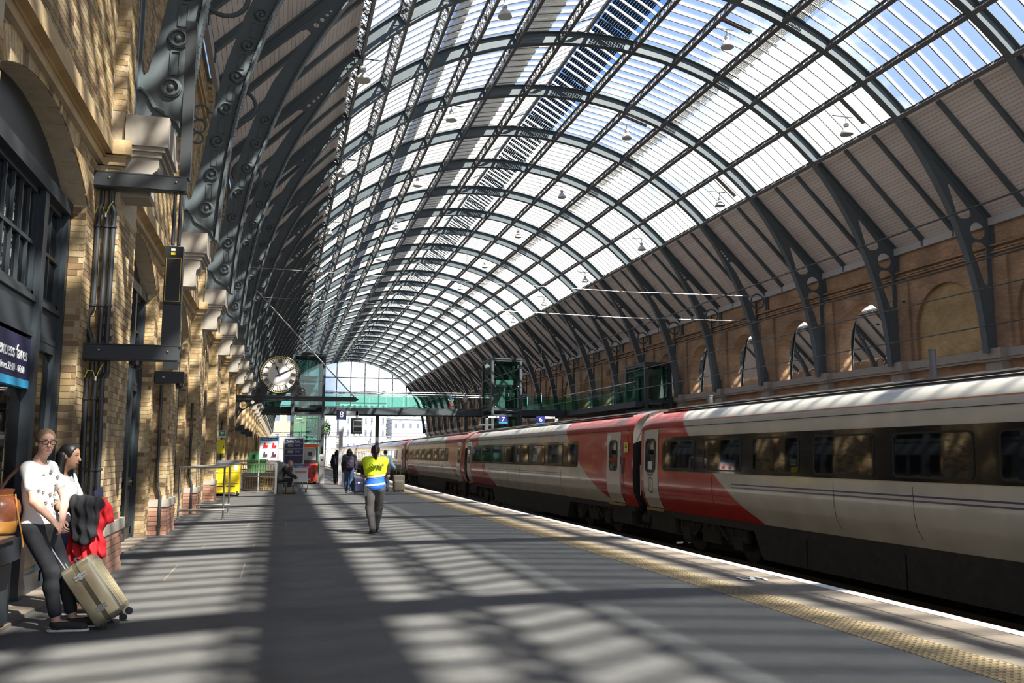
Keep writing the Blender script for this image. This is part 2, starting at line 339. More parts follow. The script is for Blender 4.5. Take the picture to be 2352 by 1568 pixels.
def pv_nodes(m):
    nt = m.node_tree; N, L = nt.nodes, nt.links; N.clear(); tc = N.new('ShaderNodeTexCoord'); sp = N.new('ShaderNodeSeparateXYZ'); L.new(tc.outputs['Object'], sp.inputs[0]); o = []
    for ax, per, lo, hi in (('X', .13, .25, 1.9), ('Y', .15, .05, .63)):
        f = N.new('ShaderNodeMath'); f.operation = 'DIVIDE'; f.inputs[1].default_value = per; L.new(sp.outputs[ax], f.inputs[0]); g = N.new('ShaderNodeMath'); g.operation = 'FRACT'; L.new(f.outputs[0], g.inputs[0])
        c = N.new('ShaderNodeMath'); c.operation = 'GREATER_THAN'; c.inputs[1].default_value = .13; L.new(g.outputs[0], c.inputs[0]); o.append(c)
        for op, v in (('GREATER_THAN', lo), ('LESS_THAN', hi)):
            c = N.new('ShaderNodeMath'); c.operation = op; c.inputs[1].default_value = v; L.new(sp.outputs[ax], c.inputs[0]); o.append(c)
    x = o[0]
    for c in o[1:]:
        q = N.new('ShaderNodeMath'); q.operation = 'MULTIPLY'; L.new(x.outputs[0], q.inputs[0]); L.new(c.outputs[0], q.inputs[1]); x = q
    t = N.new('ShaderNodeBsdfTransparent'); t.inputs[0].default_value = (.9, .94, .96, 1); d = N.new('ShaderNodeBsdfDiffuse'); d.inputs[0].default_value = (.03, .03, .035, 1)
    mx = N.new('ShaderNodeMixShader'); L.new(x.outputs[0], mx.inputs[0]); L.new(t.outputs[0], mx.inputs[1]); L.new(d.outputs[0], mx.inputs[2]); out = N.new('ShaderNodeOutputMaterial'); L.new(mx.outputs[0], out.inputs[0])
pv_nodes(pv_mat)
PANE = {}; PBAR = {}
def barmesh(L_):
    m = MB(); m.bx(.02, L_ - .02, -.022, .022, -.10, .03); m.mi = 1; m.bx(.02, L_ - .02, -.02, .02, -.125, -.10); return m.data('glazing_bar', [BARW, BROWNIRON])  # dark lower cap paints in the shade on the underside of each bar
def addmesh(mb, me, Mx):
    b = len(mb.v); mb.v += [tuple(Mx @ v.co) for v in me.vertices]
    for p in me.polygons: mb.f.append(tuple(b + i for i in p.vertices)); mb.m.append(p.material_index)
for si, s in enumerate(strips):
    L_ = strip_frame(s, 0)[1]
    PANE[si] = MB().bx(.03, L_ - .03, .04, PW - .04, 0, .012).data('glass_pane' if not s[2] else 'solar_panel', pv_mat if s[2] else GLASS)
    PBAR[si] = barmesh(L_)
np_, nb_ = 0, 0; gp = MB(); gb = MB(); gv = MB()
for ar, k, si, j in cells:
    Mx, L_ = strip_frame(strips[si], RY(k) + PW * j); solar = strips[si][2]
    if solar:
        if k >= -4: inst('solar_panel', PANE[si], ceiling, Mx)
        else: gv.add([Mx @ v.co for v in PANE[si].vertices], [tuple(p.vertices) for p in PANE[si].polygons])
    elif np_ < 300: inst('glass_pane', PANE[si], ceiling, Mx); np_ += 1
    else: gp.add([Mx @ v.co for v in PANE[si].vertices], [tuple(p.vertices) for p in PANE[si].polygons])
    if j == 0: continue
    if nb_ < 300 and not solar: inst('glazing_bar', PBAR[si], ceiling, Mx); nb_ += 1
    else: addmesh(gb, PBAR[si], Mx)
gp.build('glass_run', GLASS, ceiling, kind='stuff'); gb.build('glazing_bar_run', [BARW, BROWNIRON], ceiling, kind='stuff')
gv.build('solar_run', pv_mat, ceiling, kind='stuff')
# ridge tube and maintenance gratings above the glass
rt = MB(); rt.cyl((XC, RY(-6), ZC + RI + 1.45), (XC, RY(28), ZC + RI + 1.45), .11, n=8); rt.build('ridge_tube', BROWNIRON, ceiling)
def grate(w, slats):
    mb = MB()
    for i in range(slats): x = w * (i + .5) / slats; mb.bx(x - .016, x + .016, 0, SP, 0, .05)
    for j in range(60): y = SP * j / 60; mb.bx(0, w, y, y + .028, .005, .02)
    return mb.data('walkway_grating', GRATE)
G1, G2 = grate(.75, 11), grate(1.5, 20)
for k in KS[:-1]:
    for a, me in ((22.6, G1), (-25.5, G1), (-12.4, G2)): inst('walkway_grating', me, ceiling, rotm(k, a, RG + .3))
# solid lower slopes: boards, rafters, eave beams
U0, Z0S, U1, Z1S = 16.0, 11.83, 11.72, 16.12
slope = V((U1 - U0, 0, Z1S - Z0S)); SL = slope.length; NB = 36; bw = SL / NB
BM = {}
bl = []
for side in (-1, 1):
    for k in KS[:-1]:
        for i in range(NB):
            for q in range(3):
                t = (i + .5) / NB; u = U0 + slope[0] * t; z = Z0S + slope[2] * t; y0 = RY(k) + SP * q / 3
                X = XC + side * u; A = [(X, y0, z), (X, y0 + SP / 3, z), (X - side * .12, y0, z + .12), (X - side * .12, y0 + SP / 3, z + .12)]
                bl.append((px_area(A), side, k, i, q))
bl.sort(key=lambda c: -c[0]); run = MB(); e = slope.normalized()
for side in (-1, 1):
    BM[side] = MB().obx((0, 0, 0), (side * e[0] * (bw / 2 - .007), 0, e[2] * (bw / 2 - .007)), (0, SP / 6 - .012, 0), (side * e[2] * .015, 0, -e[0] * .015)).data('soffit_board', BOARD)
for n_, (ar, side, k, i, q) in enumerate(bl):
    t = (i + .5) / NB; c = V((XC + side * (U0 + slope[0] * t), RY(k) + SP * (q + .5) / 3, Z0S + slope[2] * t + .02))
    if n_ < 300: inst('soffit_board', BM[side], ceiling, MX.Translation(c))
    else: run.add([c + v.co for v in BM[side].vertices], [tuple(p.vertices) for p in BM[side].polygons])
run.build('soffit_board_run', BOARD, ceiling, kind='stuff')
bk = MB(); rf = {}
for side in (-1, 1):
    f = lambda u, z, y: V((XC + side * u, y, z))
    ya, yb = RY(-6), RY(28); up = V((side * e[2], 0, -e[0])) * .07
    a, b = f(U0, Z0S, 0) + up, f(U1, Z1S, 0) + up
    bk.add([a + V((0, ya, 0)), a + V((0, yb, 0)), b + V((0, yb, 0)), b + V((0, ya, 0)), a + up + V((0, ya, 0)), a + up + V((0, yb, 0)), b + up + V((0, yb, 0)), b + up + V((0, ya, 0))], [(0,1,2,3),(7,6,5,4),(0,4,5,1),(1,5,6,2),(2,6,7,3),(3,7,4,0)])
    mb = MB(); mb.bar(f(U0 - .1, Z0S + .02, 0), f(U1 + .15, Z1S - .13, 0), .2, .24, up=(e[2] * side, 0, -e[0])); mb.bar(f(U0 - .12, Z0S - .35, 0), f(U0 - .12, Z0S + .0, 0), .1, .1)
    rf[side] = mb.data('rafter', STEEL)
    for k in KS[:-1]:
        for q in (1, 2): inst('rafter', rf[side], ceiling, MX.Translation((0, RY(k) + SP * q / 3, 0)))
    eb = MB(); X = XC + side * 16.0
    eb.bx(min(X, X - side * .14), max(X, X - side * .14), RY(-6), RY(28), 11.45, 11.8); eb.build('eave_fascia', mat('eave_paint', (.42, .40, .38), .6), ceiling)
bk.build('roof_deck', BOARD, ceiling)
# north gable screen
scr = thing('window_40', 'glazed gable screen closing the far end of the roof', 'window', kind='structure'); yE = RY(28)
gl = MB(); arcp = [(XC + (RI) * math.sin(R(a)), ZC + RI * math.cos(R(a))) for a in range(-66, 67, 4)]
gl.plate([arcp], 0, .02, FY(yE)); gl.build('pane', GLASS, scr)
for i in range(-5, 6):
    x = XC + i * 2.9; MB().bx(x - .09, x + .09, yE - .1, yE + .1, 11.2, ZC + math.sqrt(max(0, RI**2 - (x - XC)**2))).build('mullion', IRON, scr)
for z in (11.3, 14.2, 17.3):
    h = math.sqrt(RI**2 - (z - ZC)**2); MB().bx(XC - h, XC + h, yE - .08, yE + .08, z - .09, z + .09).build('transom', IRON, scr)
# ================================================================ floor, tracks
ASPH = mat('asphalt', (.10, .097, .093), .8, var=.25, vscale=1.3, bump=.25, bscale=160)
PAVE = mat('paving_stone', (.19, .155, .12), .8, var=.22, vscale=4, bump=.2, bscale=70, island=.14)
TACT = mat('tactile_yellow', (.21, .15, .075), .7, var=.2, vscale=8, island=.08)
LINE = mat('edge_line_paint', (.80, .78, .74), .6, var=.12, vscale=12)
GROUND = mat('ballast', (.05, .045, .04), .95, var=.4, vscale=30, bump=.8, bscale=30)
floor = thing('floor', 'grey asphalt station platform with stone edge', 'platform', kind='structure')
EX = 6.1
MB().bx(-4.5, 4.69, -25, 178, -.6, 0).build('asphalt_surface', ASPH, floor)
MB().bx(4.69, EX - .12, -25, 178, -.9, -.03).build('platform_edge_base', mat('platform_edge_brick', (.10, .085, .07), .9, var=.2), floor)
MB().bx(EX - .22, EX - .12, -25, 178, -1.6, -.1).build('platform_face', mat('platform_face_brick', (.06, .05, .045), .9, var=.2, bump=.3), floor)
st, sc_ = MB().bx(-.0, .86, .006, .754, -.05, 0).data('paving_stone', PAVE), MB()
for i in range(150):
    y = 3.2 + .76 * i
    if i < 120: inst('paving_stone', st, floor, MX.Translation((5.15, y, random.uniform(-.002, .004))))
    else: sc_.bx(5.15, 6.01, y + .006, y + .754, -.05, 0)
sc_.build('paving_stone_run', PAVE, floor, kind='stuff')
tl = MB().bx(.004, .451, .004, .446, -.05, .0)
for a in range(7):
    for b in range(7):
        x, y = .033 + .064 * a, .033 + .064 * b; s = .018
        tl.add([(x-s, y-s, 0), (x+s, y-s, 0), (x+s, y+s, 0), (x-s, y+s, 0), (x-s*.6, y-s*.6, .006), (x+s*.6, y-s*.6, .006), (x+s*.6, y+s*.6, .006), (x-s*.6, y+s*.6, .006)], [(4,5,6,7),(0,1,5,4),(1,2,6,5),(2,3,7,6),(3,0,4,7)])
tm = tl.data('tactile_slab', TACT); tr = MB()
for i in range(300):
    y = 3.4 + .45 * i
    if i < 140: inst('tactile_slab', tm, floor, MX.Translation((4.695, y, .001)))
    else: tr.bx(4.699, 5.146, y + .004, y + .446, -.05, .001)
tr.build('tactile_slab_run', TACT, floor, kind='stuff')
MB().bx(EX - .09, EX + .06, -25, 178, -.12, .004).build('edge_line', LINE, floor)
text('S', .46, face_mx((5.56, 9.68, .008), (0, -1, 0), (1, 0, 0)) @ MX.Diagonal((1.7, 1, 1, 1)), LINE, floor, extrude=.002)
trackbed = MB().bx(-40, 120, -30, 420, -1.75, -1.45).build('trim_1', GROUND, kind='structure')
rail = MB()
def track(x):
    t = thing('railway_track', None, 'track', (x, 0, 0))
    for s in (-.72, .72): MB().bx(s - .035, s + .035, -25, 225, -1.1, -.96).bx(s - .07, s + .07, -25, 225, -1.12, -1.09).build('rail', mat('rail_steel', (.12, .09, .07), .5, .6) if 'rail_steel' not in bpy.data.materials else bpy.data.materials['rail_steel'], t)
    sl = MB()
    for i in range(60): sl.bx(-1.3, 1.3, -2 + .68 * i, -2 + .68 * i + .25, -1.45, -1.12)
    sl.build('sleepers', GROUND, t, kind='stuff'); return t
for x, lb in ((7.62, 'empty track in the dark trough beside the platform edge line'), (11.27, 'track hidden beneath the red and cream train'), (22.6, 'track next to the far wall beyond the train'), (26.0, 'track along the far brick wall beyond the train')): tag(track(x), lb)
fl2 = MB().bx(13.0, 20.8, -25, 178, -1.5, 0).build('trim_2', ASPH, kind='structure')
fl3 = MB().bx(27.7, 29.9, -25, 178, -1.5, 0).build('trim_3', ASPH, kind='structure')
# inspection cover outlines and pale sills set in the asphalt
for x, y, w, d, lb in ((-.85, 12.1, .9, 1.5, 'thin pale outline of a floor cover nearest the suitcase'), (-.75, 15.0, .8, 1.3, 'thin pale outline of a floor cover beyond the first one'), (-.2, 19.6, .8, 1.1, 'thin pale floor cover outline near the steel barriers')):
    t = thing('access_cover', lb, 'floor cover', (x, y, 0)); f = MB()
    f.plate([[(-w/2, -d/2), (w/2, -d/2), (w/2, d/2), (-w/2, d/2)], [(-w/2+.02, -d/2+.02), (w/2-.02, -d/2+.02), (w/2-.02, d/2-.02), (-w/2+.02, d/2-.02)]], .0, .003, FZ(0)); f.build('rim', PAVE, t)
# ================================================================ left wall
XR = 29.95
def brickwall(name, c1, c2, cm, bs=1.0):
    m = bpy.data.materials.new(name); m.use_nodes = True; nt = m.node_tree; N, L = nt.nodes, nt.links; b = N['Principled BSDF']; b.inputs['Roughness'].default_value = .9
    tc = N.new('ShaderNodeTexCoord'); sp = N.new('ShaderNodeSeparateXYZ'); cb = N.new('ShaderNodeCombineXYZ'); ad = N.new('ShaderNodeMath'); L.new(tc.outputs['Object'], sp.inputs[0]); L.new(sp.outputs['X'], ad.inputs[0]); L.new(sp.outputs['Y'], ad.inputs[1]); L.new(ad.outputs[0], cb.inputs[0]); L.new(sp.outputs['Z'], cb.inputs[1])
    t = N.new('ShaderNodeTexBrick'); t.inputs['Scale'].default_value = 1; t.inputs['Brick Width'].default_value = .23; t.inputs['Row Height'].default_value = .0765; t.inputs['Mortar Size'].default_value = .008; t.inputs['Bias'].default_value = -.1
    for i, c in (('Color1', c1), ('Color2', c2), ('Mortar', cm)): t.inputs[i].default_value = (*c, 1)
    L.new(cb.outputs[0], t.inputs['Vector']); n = N.new('ShaderNodeTexNoise'); n.inputs['Scale'].default_value = .8; n.inputs['Detail'].default_value = 8; L.new(tc.outputs['Object'], n.inputs['Vector'])
    mr = N.new('ShaderNodeMapRange'); mr.inputs['From Min'].default_value = .3; mr.inputs['From Max'].default_value = .7; mr.inputs['To Min'].default_value = .65; mr.inputs['To Max'].default_value = 1.25; L.new(n.outputs['Fac'], mr.inputs[0])
    h = N.new('ShaderNodeHueSaturation'); L.new(mr.outputs[0], h.inputs['Value']); L.new(t.outputs['Color'], h.inputs['Color']); L.new(h.outputs[0], b.inputs['Base Color'])
    bp = N.new('ShaderNodeBump'); bp.inputs['Strength'].default_value = .5; bp.inputs['Distance'].default_value = .02; L.new(t.outputs['Fac'], bp.inputs['Height']); bp.invert = True; L.new(bp.outputs[0], b.inputs['Normal']); return m
BW1 = brickwall('brown_brick_wall', (.42, .26, .145), (.30, .175, .10), (.28, .21, .14)); BW2 = brickwall('yellow_infill_brick', (.50, .34, .15), (.40, .27, .12), (.36, .27, .16))
BW3 = brickwall('yellow_brick_moulding', (.50, .35, .17), (.40, .26, .12), (.42, .34, .23))
wl = thing('wall_left', 'yellow stock brick side wall with arches and pilasters', 'wall', kind='structure')
XF, XPL, XB = -2.33, -2.05, -2.52       # wall face, pilaster face, frame plane
YP = lambda k: 12.2 + SP * k
YW = lambda k: YP(k) - 3.05             # centre of the opening before pilaster k
HW, ZS, ZCR = 1.95, 4.46, 5.06
def segarch(yc, hw, zs, zc, n=12):
    h = zc - zs; r = (hw*hw + h*h) / (2*h); a = math.asin(hw / r)
    return [(yc + r*math.sin(a - 2*a*i/n), zc - r + r*math.cos(a - 2*a*i/n)) for i in range(n + 1)]
KW = range(-2, 27)
for k in KW:
    y0, y1 = YP(k) - SP, YP(k); m = MB()
    arc = segarch(YW(k), HW, ZS, ZCR)
    m.plate([[(y0, 0), (YW(k) - HW, 0)] + arc[::-1] + [(YW(k) + HW, 0), (y1, 0), (y1, 5.3), (y0, 5.3)]], -.8, 0, FX(XF - .003))
    m.bx(-3.1, -2.21, y0, y1, 5.3, 11.9)
    yy = YP(k); m.bx(-3, XPL - .003, yy - .64, yy + .64, 0, 5.3); m.bx(-3, XPL + .0, yy - .64, yy + .64, 5.3, 11.6)
    m.build('wall_bay', MORTAR if k < 4 else BW3, wl)
    c = MB()                            # moulded brick cornice
    for z0, z1, p in ((5.02, 5.12, .07), (5.12, 5.15, .09), (5.15, 5.34, .18)):
        c.bx(XF - .1, XF + p, y0 + .64, y1 - .64, z0 + .1, z1 + .1)
        c.bx(XF - .1, XPL + p * .6, yy - .64 - p * .6, yy + .64 + p * .6, z0 + .1, z1 + .1)
    c.bx(-2.6, -2.13, y0 + .64, y1 - .64, 10.2, 10.32).bx(-2.6, -2.11, y0 + .64, y1 - .64, 10.45, 10.6).bx(-2.6, -2.13, y0 + .64, y1 - .64, 10.72, 10.8)
    c.build('cornice', BW3, wl)
    s = MB(); s.bx(XPL + .02, XPL + .54, yy - .7, yy + .35, 5.40, 5.8)
    s.bx(XPL + .01, XPL + .50, yy - .67, yy + .32, 5.34, 5.40).bx(XPL + .0, XPL + .46, yy - .64, yy + .29, 5.27, 5.34)
    s.plate([[(XPL - .02, 5.27), (XPL + .43, 5.27), (XPL + .43, 5.16), (XPL + .41, 5.11), (XPL + .36, 5.07), (XPL + .35, 5.0), (XPL + .35, 4.78), (XPL + .33, 4.74), (XPL - .02, 4.74)]], -.62, -.2, FY(yy))
    s.build('corbel', STONE, wl)
    pl = MB(); pl.bx(XPL - .3, XPL + .06, yy - .7, yy + .7, .52, .66); pl.build('plinth_cap', STONE, wl)
    q = MB()
    for i in range(6):
        for j in range(6):
            w = 1.36 / 6; o = (w / 2 if i % 2 else 0); a, b = yy - .68 + w*j - o, yy - .68 + w*(j+1) - o
            q.bx(XPL - .2, XPL + .045, max(a, yy - .68) + .005, min(b, yy + .68) - .005, .087*i + .005, .087*(i+1) - .005)
        q.bx(XPL - .3, XPL - .06, yy - .69, yy - .6, .087*i + .005, .087*(i+1) - .005)
    q.bx(XPL - .25, XPL + .03, yy - .67, yy + .67, 0, .52); q.build('plinth_bricks', REDBRICK, wl, kind='stuff')
# bricks of the left wall: stretchers and headers standing proud of the mortar
bricks = []
CH, BL = .0765, .226
def in_arch(y, z, k):
    return abs(y - YW(k)) < HW + .06 and z < 5.15 and (z < ZS or z < np.interp(abs(y - YW(k)), [0, .5, 1, 1.5, 1.95], [5.06, 5.02, 4.90, 4.72, 4.46]) + .05)
for k in range(-1, 7):
    yy = YP(k)
    def rows(z0, z1, a, b, put):
        for i in range(int((z1 - z0) / CH)):
            z = z0 + CH * (i + .5); y = a - (BL / 2 if i % 2 else 0)
            while y < b - .01:
                p, q = max(a, y), min(b, y + BL); y += BL
                if q - p > .05: put((p + q) / 2, z, q - p - .008)
    T = .012
    def yz(x): return lambda c, z, l: bricks.append(((x, c, z), (T, l, CH - .008)))
    def xz(y): return lambda c, z, l: bricks.append(((c, y, z), (l, T, CH - .008)))
    rows(.66, 4.6, yy - .64, yy + .64, yz(XPL)); rows(.66, 5.1, XF + .01, XPL, xz(yy - .64)); rows(0, 4.5, XB + .02, XF, xz(yy - 1.1))
    for a, b in ((yy - 1.1, yy - .65), (yy - SP + .65, yy - SP + 1.1)): rows(.02, 5.1, a, b, yz(XF))
    rows(4.46, 5.1, yy - 5.0, yy - 1.1, lambda c, z, l, k=k: None if in_arch(c, z, k) else bricks.append(((XF, c, z), (T, l, CH - .008))))
    if k < 4: rows(5.5, 11.4, yy - SP + .66, yy - .66, yz(-2.205)); rows(5.85, 11.4, yy - .64, yy + .64, yz(XPL + .005)); rows(5.85, 11.4, -2.2, XPL, xz(yy - .64))
bb = []
for c, d in bricks:
    c, d = V(c), V(d); vis = d[0] < .03 or True
    P = [c + V((i*d[0]/2, j*d[1]/2, l*d[2]/2)) for i in (-1, 1) for j in (-1, 1) for l in (-1, 1)]
    bb.append((px_area(P), c, d))
bb.sort(key=lambda q: -q[0]); BK = MB().bx(-.5, .5, -.5, .5, -.5, .5).data('brick', BRICK); br = MB()
for n_, (ar, c, d) in enumerate(bb):
    if n_ < 300: inst('brick', BK, wl, MX.LocRotScale(c, None, d))
    else: br.bx(c[0]-d[0]/2, c[0]+d[0]/2, c[1]-d[1]/2, c[1]+d[1]/2, c[2]-d[2]/2, c[2]+d[2]/2)
br.build('brick_run', BRICK, wl, kind='stuff')
vs = MB()                               # gauged arch rings: each voussoir a tapered brick
for k in range(-1, 7):
    A = segarch(YW(k), HW + .0, ZS, ZCR, 52); h = ZCR - ZS; r = (HW**2 + h*h) / (2*h); cz = ZCR - r
    for (ya, za), (yb, zb) in zip(A[:-1], A[1:]):
        o = []
        for y, z in ((ya, za), (yb, zb)):
            d = V((y - YW(k), z - cz)).normalized(); o.append((y, z)); o.append((y + d[0]*.3, z + d[1]*.3))
        g = .05
        L4 = [(o[0][0]*(1-g)+o[2][0]*g, o[0][1]*(1-g)+o[2][1]*g), (o[2][0]*(1-g)+o[0][0]*g, o[2][1]*(1-g)+o[0][1]*g), (o[3][0]*(1-g)+o[1][0]*g, o[3][1]*(1-g)+o[1][1]*g), (o[1][0]*(1-g)+o[3][0]*g, o[1][1]*(1-g)+o[3][1]*g)]
        vs.add([(XB + .02, y, z) for y, z in L4] + [(XF + .014, y, z) for y, z in L4], [(0,1,2,3),(7,6,5,4),(0,4,5,1),(1,5,6,2),(2,6,7,3),(3,7,4,0)])
vs.build('arch_bricks', BRICK, wl, kind='stuff')
# windows in the arches (frame, mullions, transoms, panes, panels), same joinery in every bay
def window(n, yc, shop=False, door=False, lite=False):
    w = thing('window_%d' % n, None, None, (0, yc, 0), kind='structure')
    x = XB; d = .09
    f = MB(); arc = segarch(0, HW, ZS, ZCR)
    f.plate([[(-HW, 4.42)] + [(y, z) for y, z in arc[::-1]] + [(HW, 4.42)]], -.06, 0, FX(x - .06)); f.build('tympanum', FRAME, w)
    MB().bx(x - .15, x + .04, -HW, HW, 4.3, 4.46).build('transom', FRAME, w); 
    for a, b in ((-HW, -HW + .1), (-.98, -.82), (.82, .98), (HW - .1, HW)):
        MB().bx(x - .15, x + .02, a, b, 0, 4.3).build('mullion', FRAME, w)
    for a, b in ((-HW + .1, -.98), (-.82, .82), (.98, HW - .1)):
        MB().bx(x - .12, x - .03, a, b, 2.72, 3.12).bx(x - .12, x - .015, a, b, 2.72, 2.78).bx(x - .12, x - .0, a, b, 3.08, 3.14).build('spandrel_panel', FRAME, w)
        n_ = 6 if b - a > 1.2 else 2
        MB().bx(x - .1, x - .085, a, b, 3.14, 4.3).build('pane', WINGLASS, w)
        g = MB()
        g.bx(x - .1, x - .04, a, a + .06, 3.14, 4.3).bx(x - .1, x - .04, b - .06, b, 3.14, 4.3).bx(x - .1, x - .04, a, b, 4.24, 4.3).bx(x - .1, x - .04, a, b, 3.14, 3.2); g.build('sash', FRAME, w)
        if not lite:
            for i in range(1, n_): y = a + (b - a) * i / n_; MB().bx(x - .1, x - .055, y - .013, y + .013, 3.2, 4.24).build('glazing_bar', FRAME, w)
            MB().bx(x - .1, x - .05, a, b, 3.68, 3.72).build('glazing_bar', FRAME, w)
        isdoor = door and a > .9
        if shop and a > -1 and a < 0:
            MB().bx(x - .1, x - .085, a, b, .8, 2.2).build('pane', WINGLASS, w); 
            sg = MB().bx(x - .1, x - .02, a, b - .02, 2.24, 2.68).build('fascia_sign', NAVY, w, label='navy fascia sign with white lettering')
            MB().bx(x - .1, x - .015, a, b - .02, 2.17, 2.25).build('fascia_stripe', CYAN, w, label='light blue stripe')
            text('excess fares', .2, face_mx((x - .018, b - .12, 2.5), (0, 1, 0), (0, 0, 1)), WHITE, sg, align='RIGHT')
            text('times 22:00 - 06:00', .105, face_mx((x - .018, b - .2, 2.34), (0, 1, 0), (0, 0, 1)), WHITE, sg, align='RIGHT')
        else:
            p = MB(); p.bx(x - .1, x - .02, a, b, 2.62, 2.72).bx(x - .1, x - .02, a, a + .1, .1, 2.62).bx(x - .1, x - .02, b - .1, b, .1, 2.62).bx(x - .1, x - .02, a, b, .95, 1.1).bx(x - .1, x - .02, a, b, .0, .22)
            if b - a > 1.2: p.bx(x - .1, x - .03, -.05, .05, .2, 2.62)
            p.build('door_leaf' if isdoor else 'lower_frame', FRAME, w)
            MB().bx(x - .08, x - .065, a + .1, b - .1, 1.1, 2.62).build('pane', WINGLASS if not isdoor else GREENGLASS, w)
            MB().bx(x - .1, x - .06, a + .1, b - .1, .22, .95).bx(x - .08, x - .04, a + .16, b - .16, .3, .87).build('lower_panel', FRAME, w)
            if isdoor:
                MB().bx(x - .09, x - .045, (a+b)/2 - .03, (a+b)/2 + .03, 1.1, 2.62).build('door_bar', FRAME, w)
                h = MB(); h.cyl((x - .02, a + .08, 1.04), (x + .05, a + .08, 1.04), .012).cyl((x + .05, a + .08, 1.04), (x + .05, a + .22, 1.04), .012); h.build('door_handle', STAINLESS, w, label='steel lever handle')
                for z in (.3, 1.5, 2.3): MB().cyl((x - .01, b + .03, z), (x - .01, b + .03, z + .12), .014).build('hinge', STAINLESS, w)
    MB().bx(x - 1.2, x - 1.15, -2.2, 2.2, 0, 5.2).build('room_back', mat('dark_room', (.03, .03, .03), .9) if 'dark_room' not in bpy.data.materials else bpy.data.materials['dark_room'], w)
    MB().bx(x - .3, XF + .1, -HW, HW, -.02, .03).build('sill_stone', PAVE, w)
    return w
nw = 1
window(nw, YW(0), shop=True); nw += 1
w2 = window(nw, YW(1), door=True); nw += 1
w3 = window(nw, YW(2)); nw += 1
wL = window(nw, YW(3), lite=True)
for k in [-1, -2] + list(range(4, 27)):
    nw += 1; c = copy_tree(w3 if k < 6 else wL); c.name = 'window_%d' % nw; c.location.y = YW(k)
# shop counter beneath the near window
ct = thing('trim_4', 'dark ticket counter projecting from the near window', None, (XB, 0, 0), kind='structure')
m = MB(); m.bx(-.05, .26, 5.9, 8.75, 0, .62).bx(-.05, .285, 5.9, 6.9, .06, .56).bx(-.05, .285, 7.1, 8.6, .06, .56); m.build('counter_front', FRAME, ct)
m = MB(); m.plate([[(-.05, 5.9), (.42, 5.9), (.42, 8.35), (.3, 8.72), (-.05, 8.72)]], .62, .80, FZ(0)); m.build('counter_top', FRAME, ct)
m = MB(); m.plate([[(-.05, 5.9), (.44, 5.9), (.44, 8.1), (-.05, 8.1)]], .80, .835, FZ(0)); m.build('counter_edge', STAINLESS, ct, label='polished steel edge strip')
# ================================================================ right wall with open arches
wr = thing('wall_right', 'brown brick side wall with round arches on the far side', 'wall', kind='structure')
for k in range(-1, 28):
    y0, y1 = RY(k) - .05, RY(k) + SP - .05; yc = (y0 + y1) / 2; hw = 2.02; m = MB()
    blind = k <= 3 or k in (12, 13)
    arc = [(yc + hw*math.cos(PI*i/20), 7.5 + hw*math.sin(PI*i/20)) for i in range(21)]
    low = [(y0, -1.5), (y1, -1.5), (y1, 11.9), (y0, 11.9)]
    m.plate([low, [(yc - hw, 6.0), (yc + hw, 6.0)] + arc], 0, .75, FX(XR)); m.build('wall_bay', BW1, wr)
    arc2 = [(yc + (hw+.3)*math.cos(PI*i/20), 7.5 + (hw+.3)*math.sin(PI*i/20)) for i in range(21)]
    if blind: MB().bx(XR + .2, XR + .5, yc - hw, yc + hw, 6, 9.6).build('arch_infill', BW2, wr)
    for yy, w in ((y0, .5),): MB().bx(XR - .14, XR + .1, yy - w - .25, yy + w + .25, 6.0, 10.05).build('pilaster', BW1, wr)
    c = MB()
    for z, p in ((10.05, .1), (10.2, .16), (10.33, .1), (10.5, .2)): c.bx(XR - p, XR + .1, y0, y1, z, z + .08)
    c.build('cornice', BW1, wr)
    s = MB(); s.bx(XR - .32, XR + .1, y0, y1, 5.62, 5.98).bx(XR - .26, XR + .1, y0, y1, 5.5, 5.62); s.build('stone_band', STONE, wr)
    s = MB(); s.bx(XR - .62, XR + .1, y0 - .6, y0 + .6, 5.56, 6.0).bx(XR - .54, XR + .1, y0 - .55, y0 + .55, 5.44, 5.56).bx(XR - .42, XR + .1, y0 - .45, y0 + .45, 4.6, 5.44); s.build('corbel', STONE, wr)
    if k >= 6: MB().cyl((XR - .2, y0 + 1.1, 6.0), (XR - .2, y0 + 1.1, 11.4), .08, n=8).build('downpipe', IRON, wr)
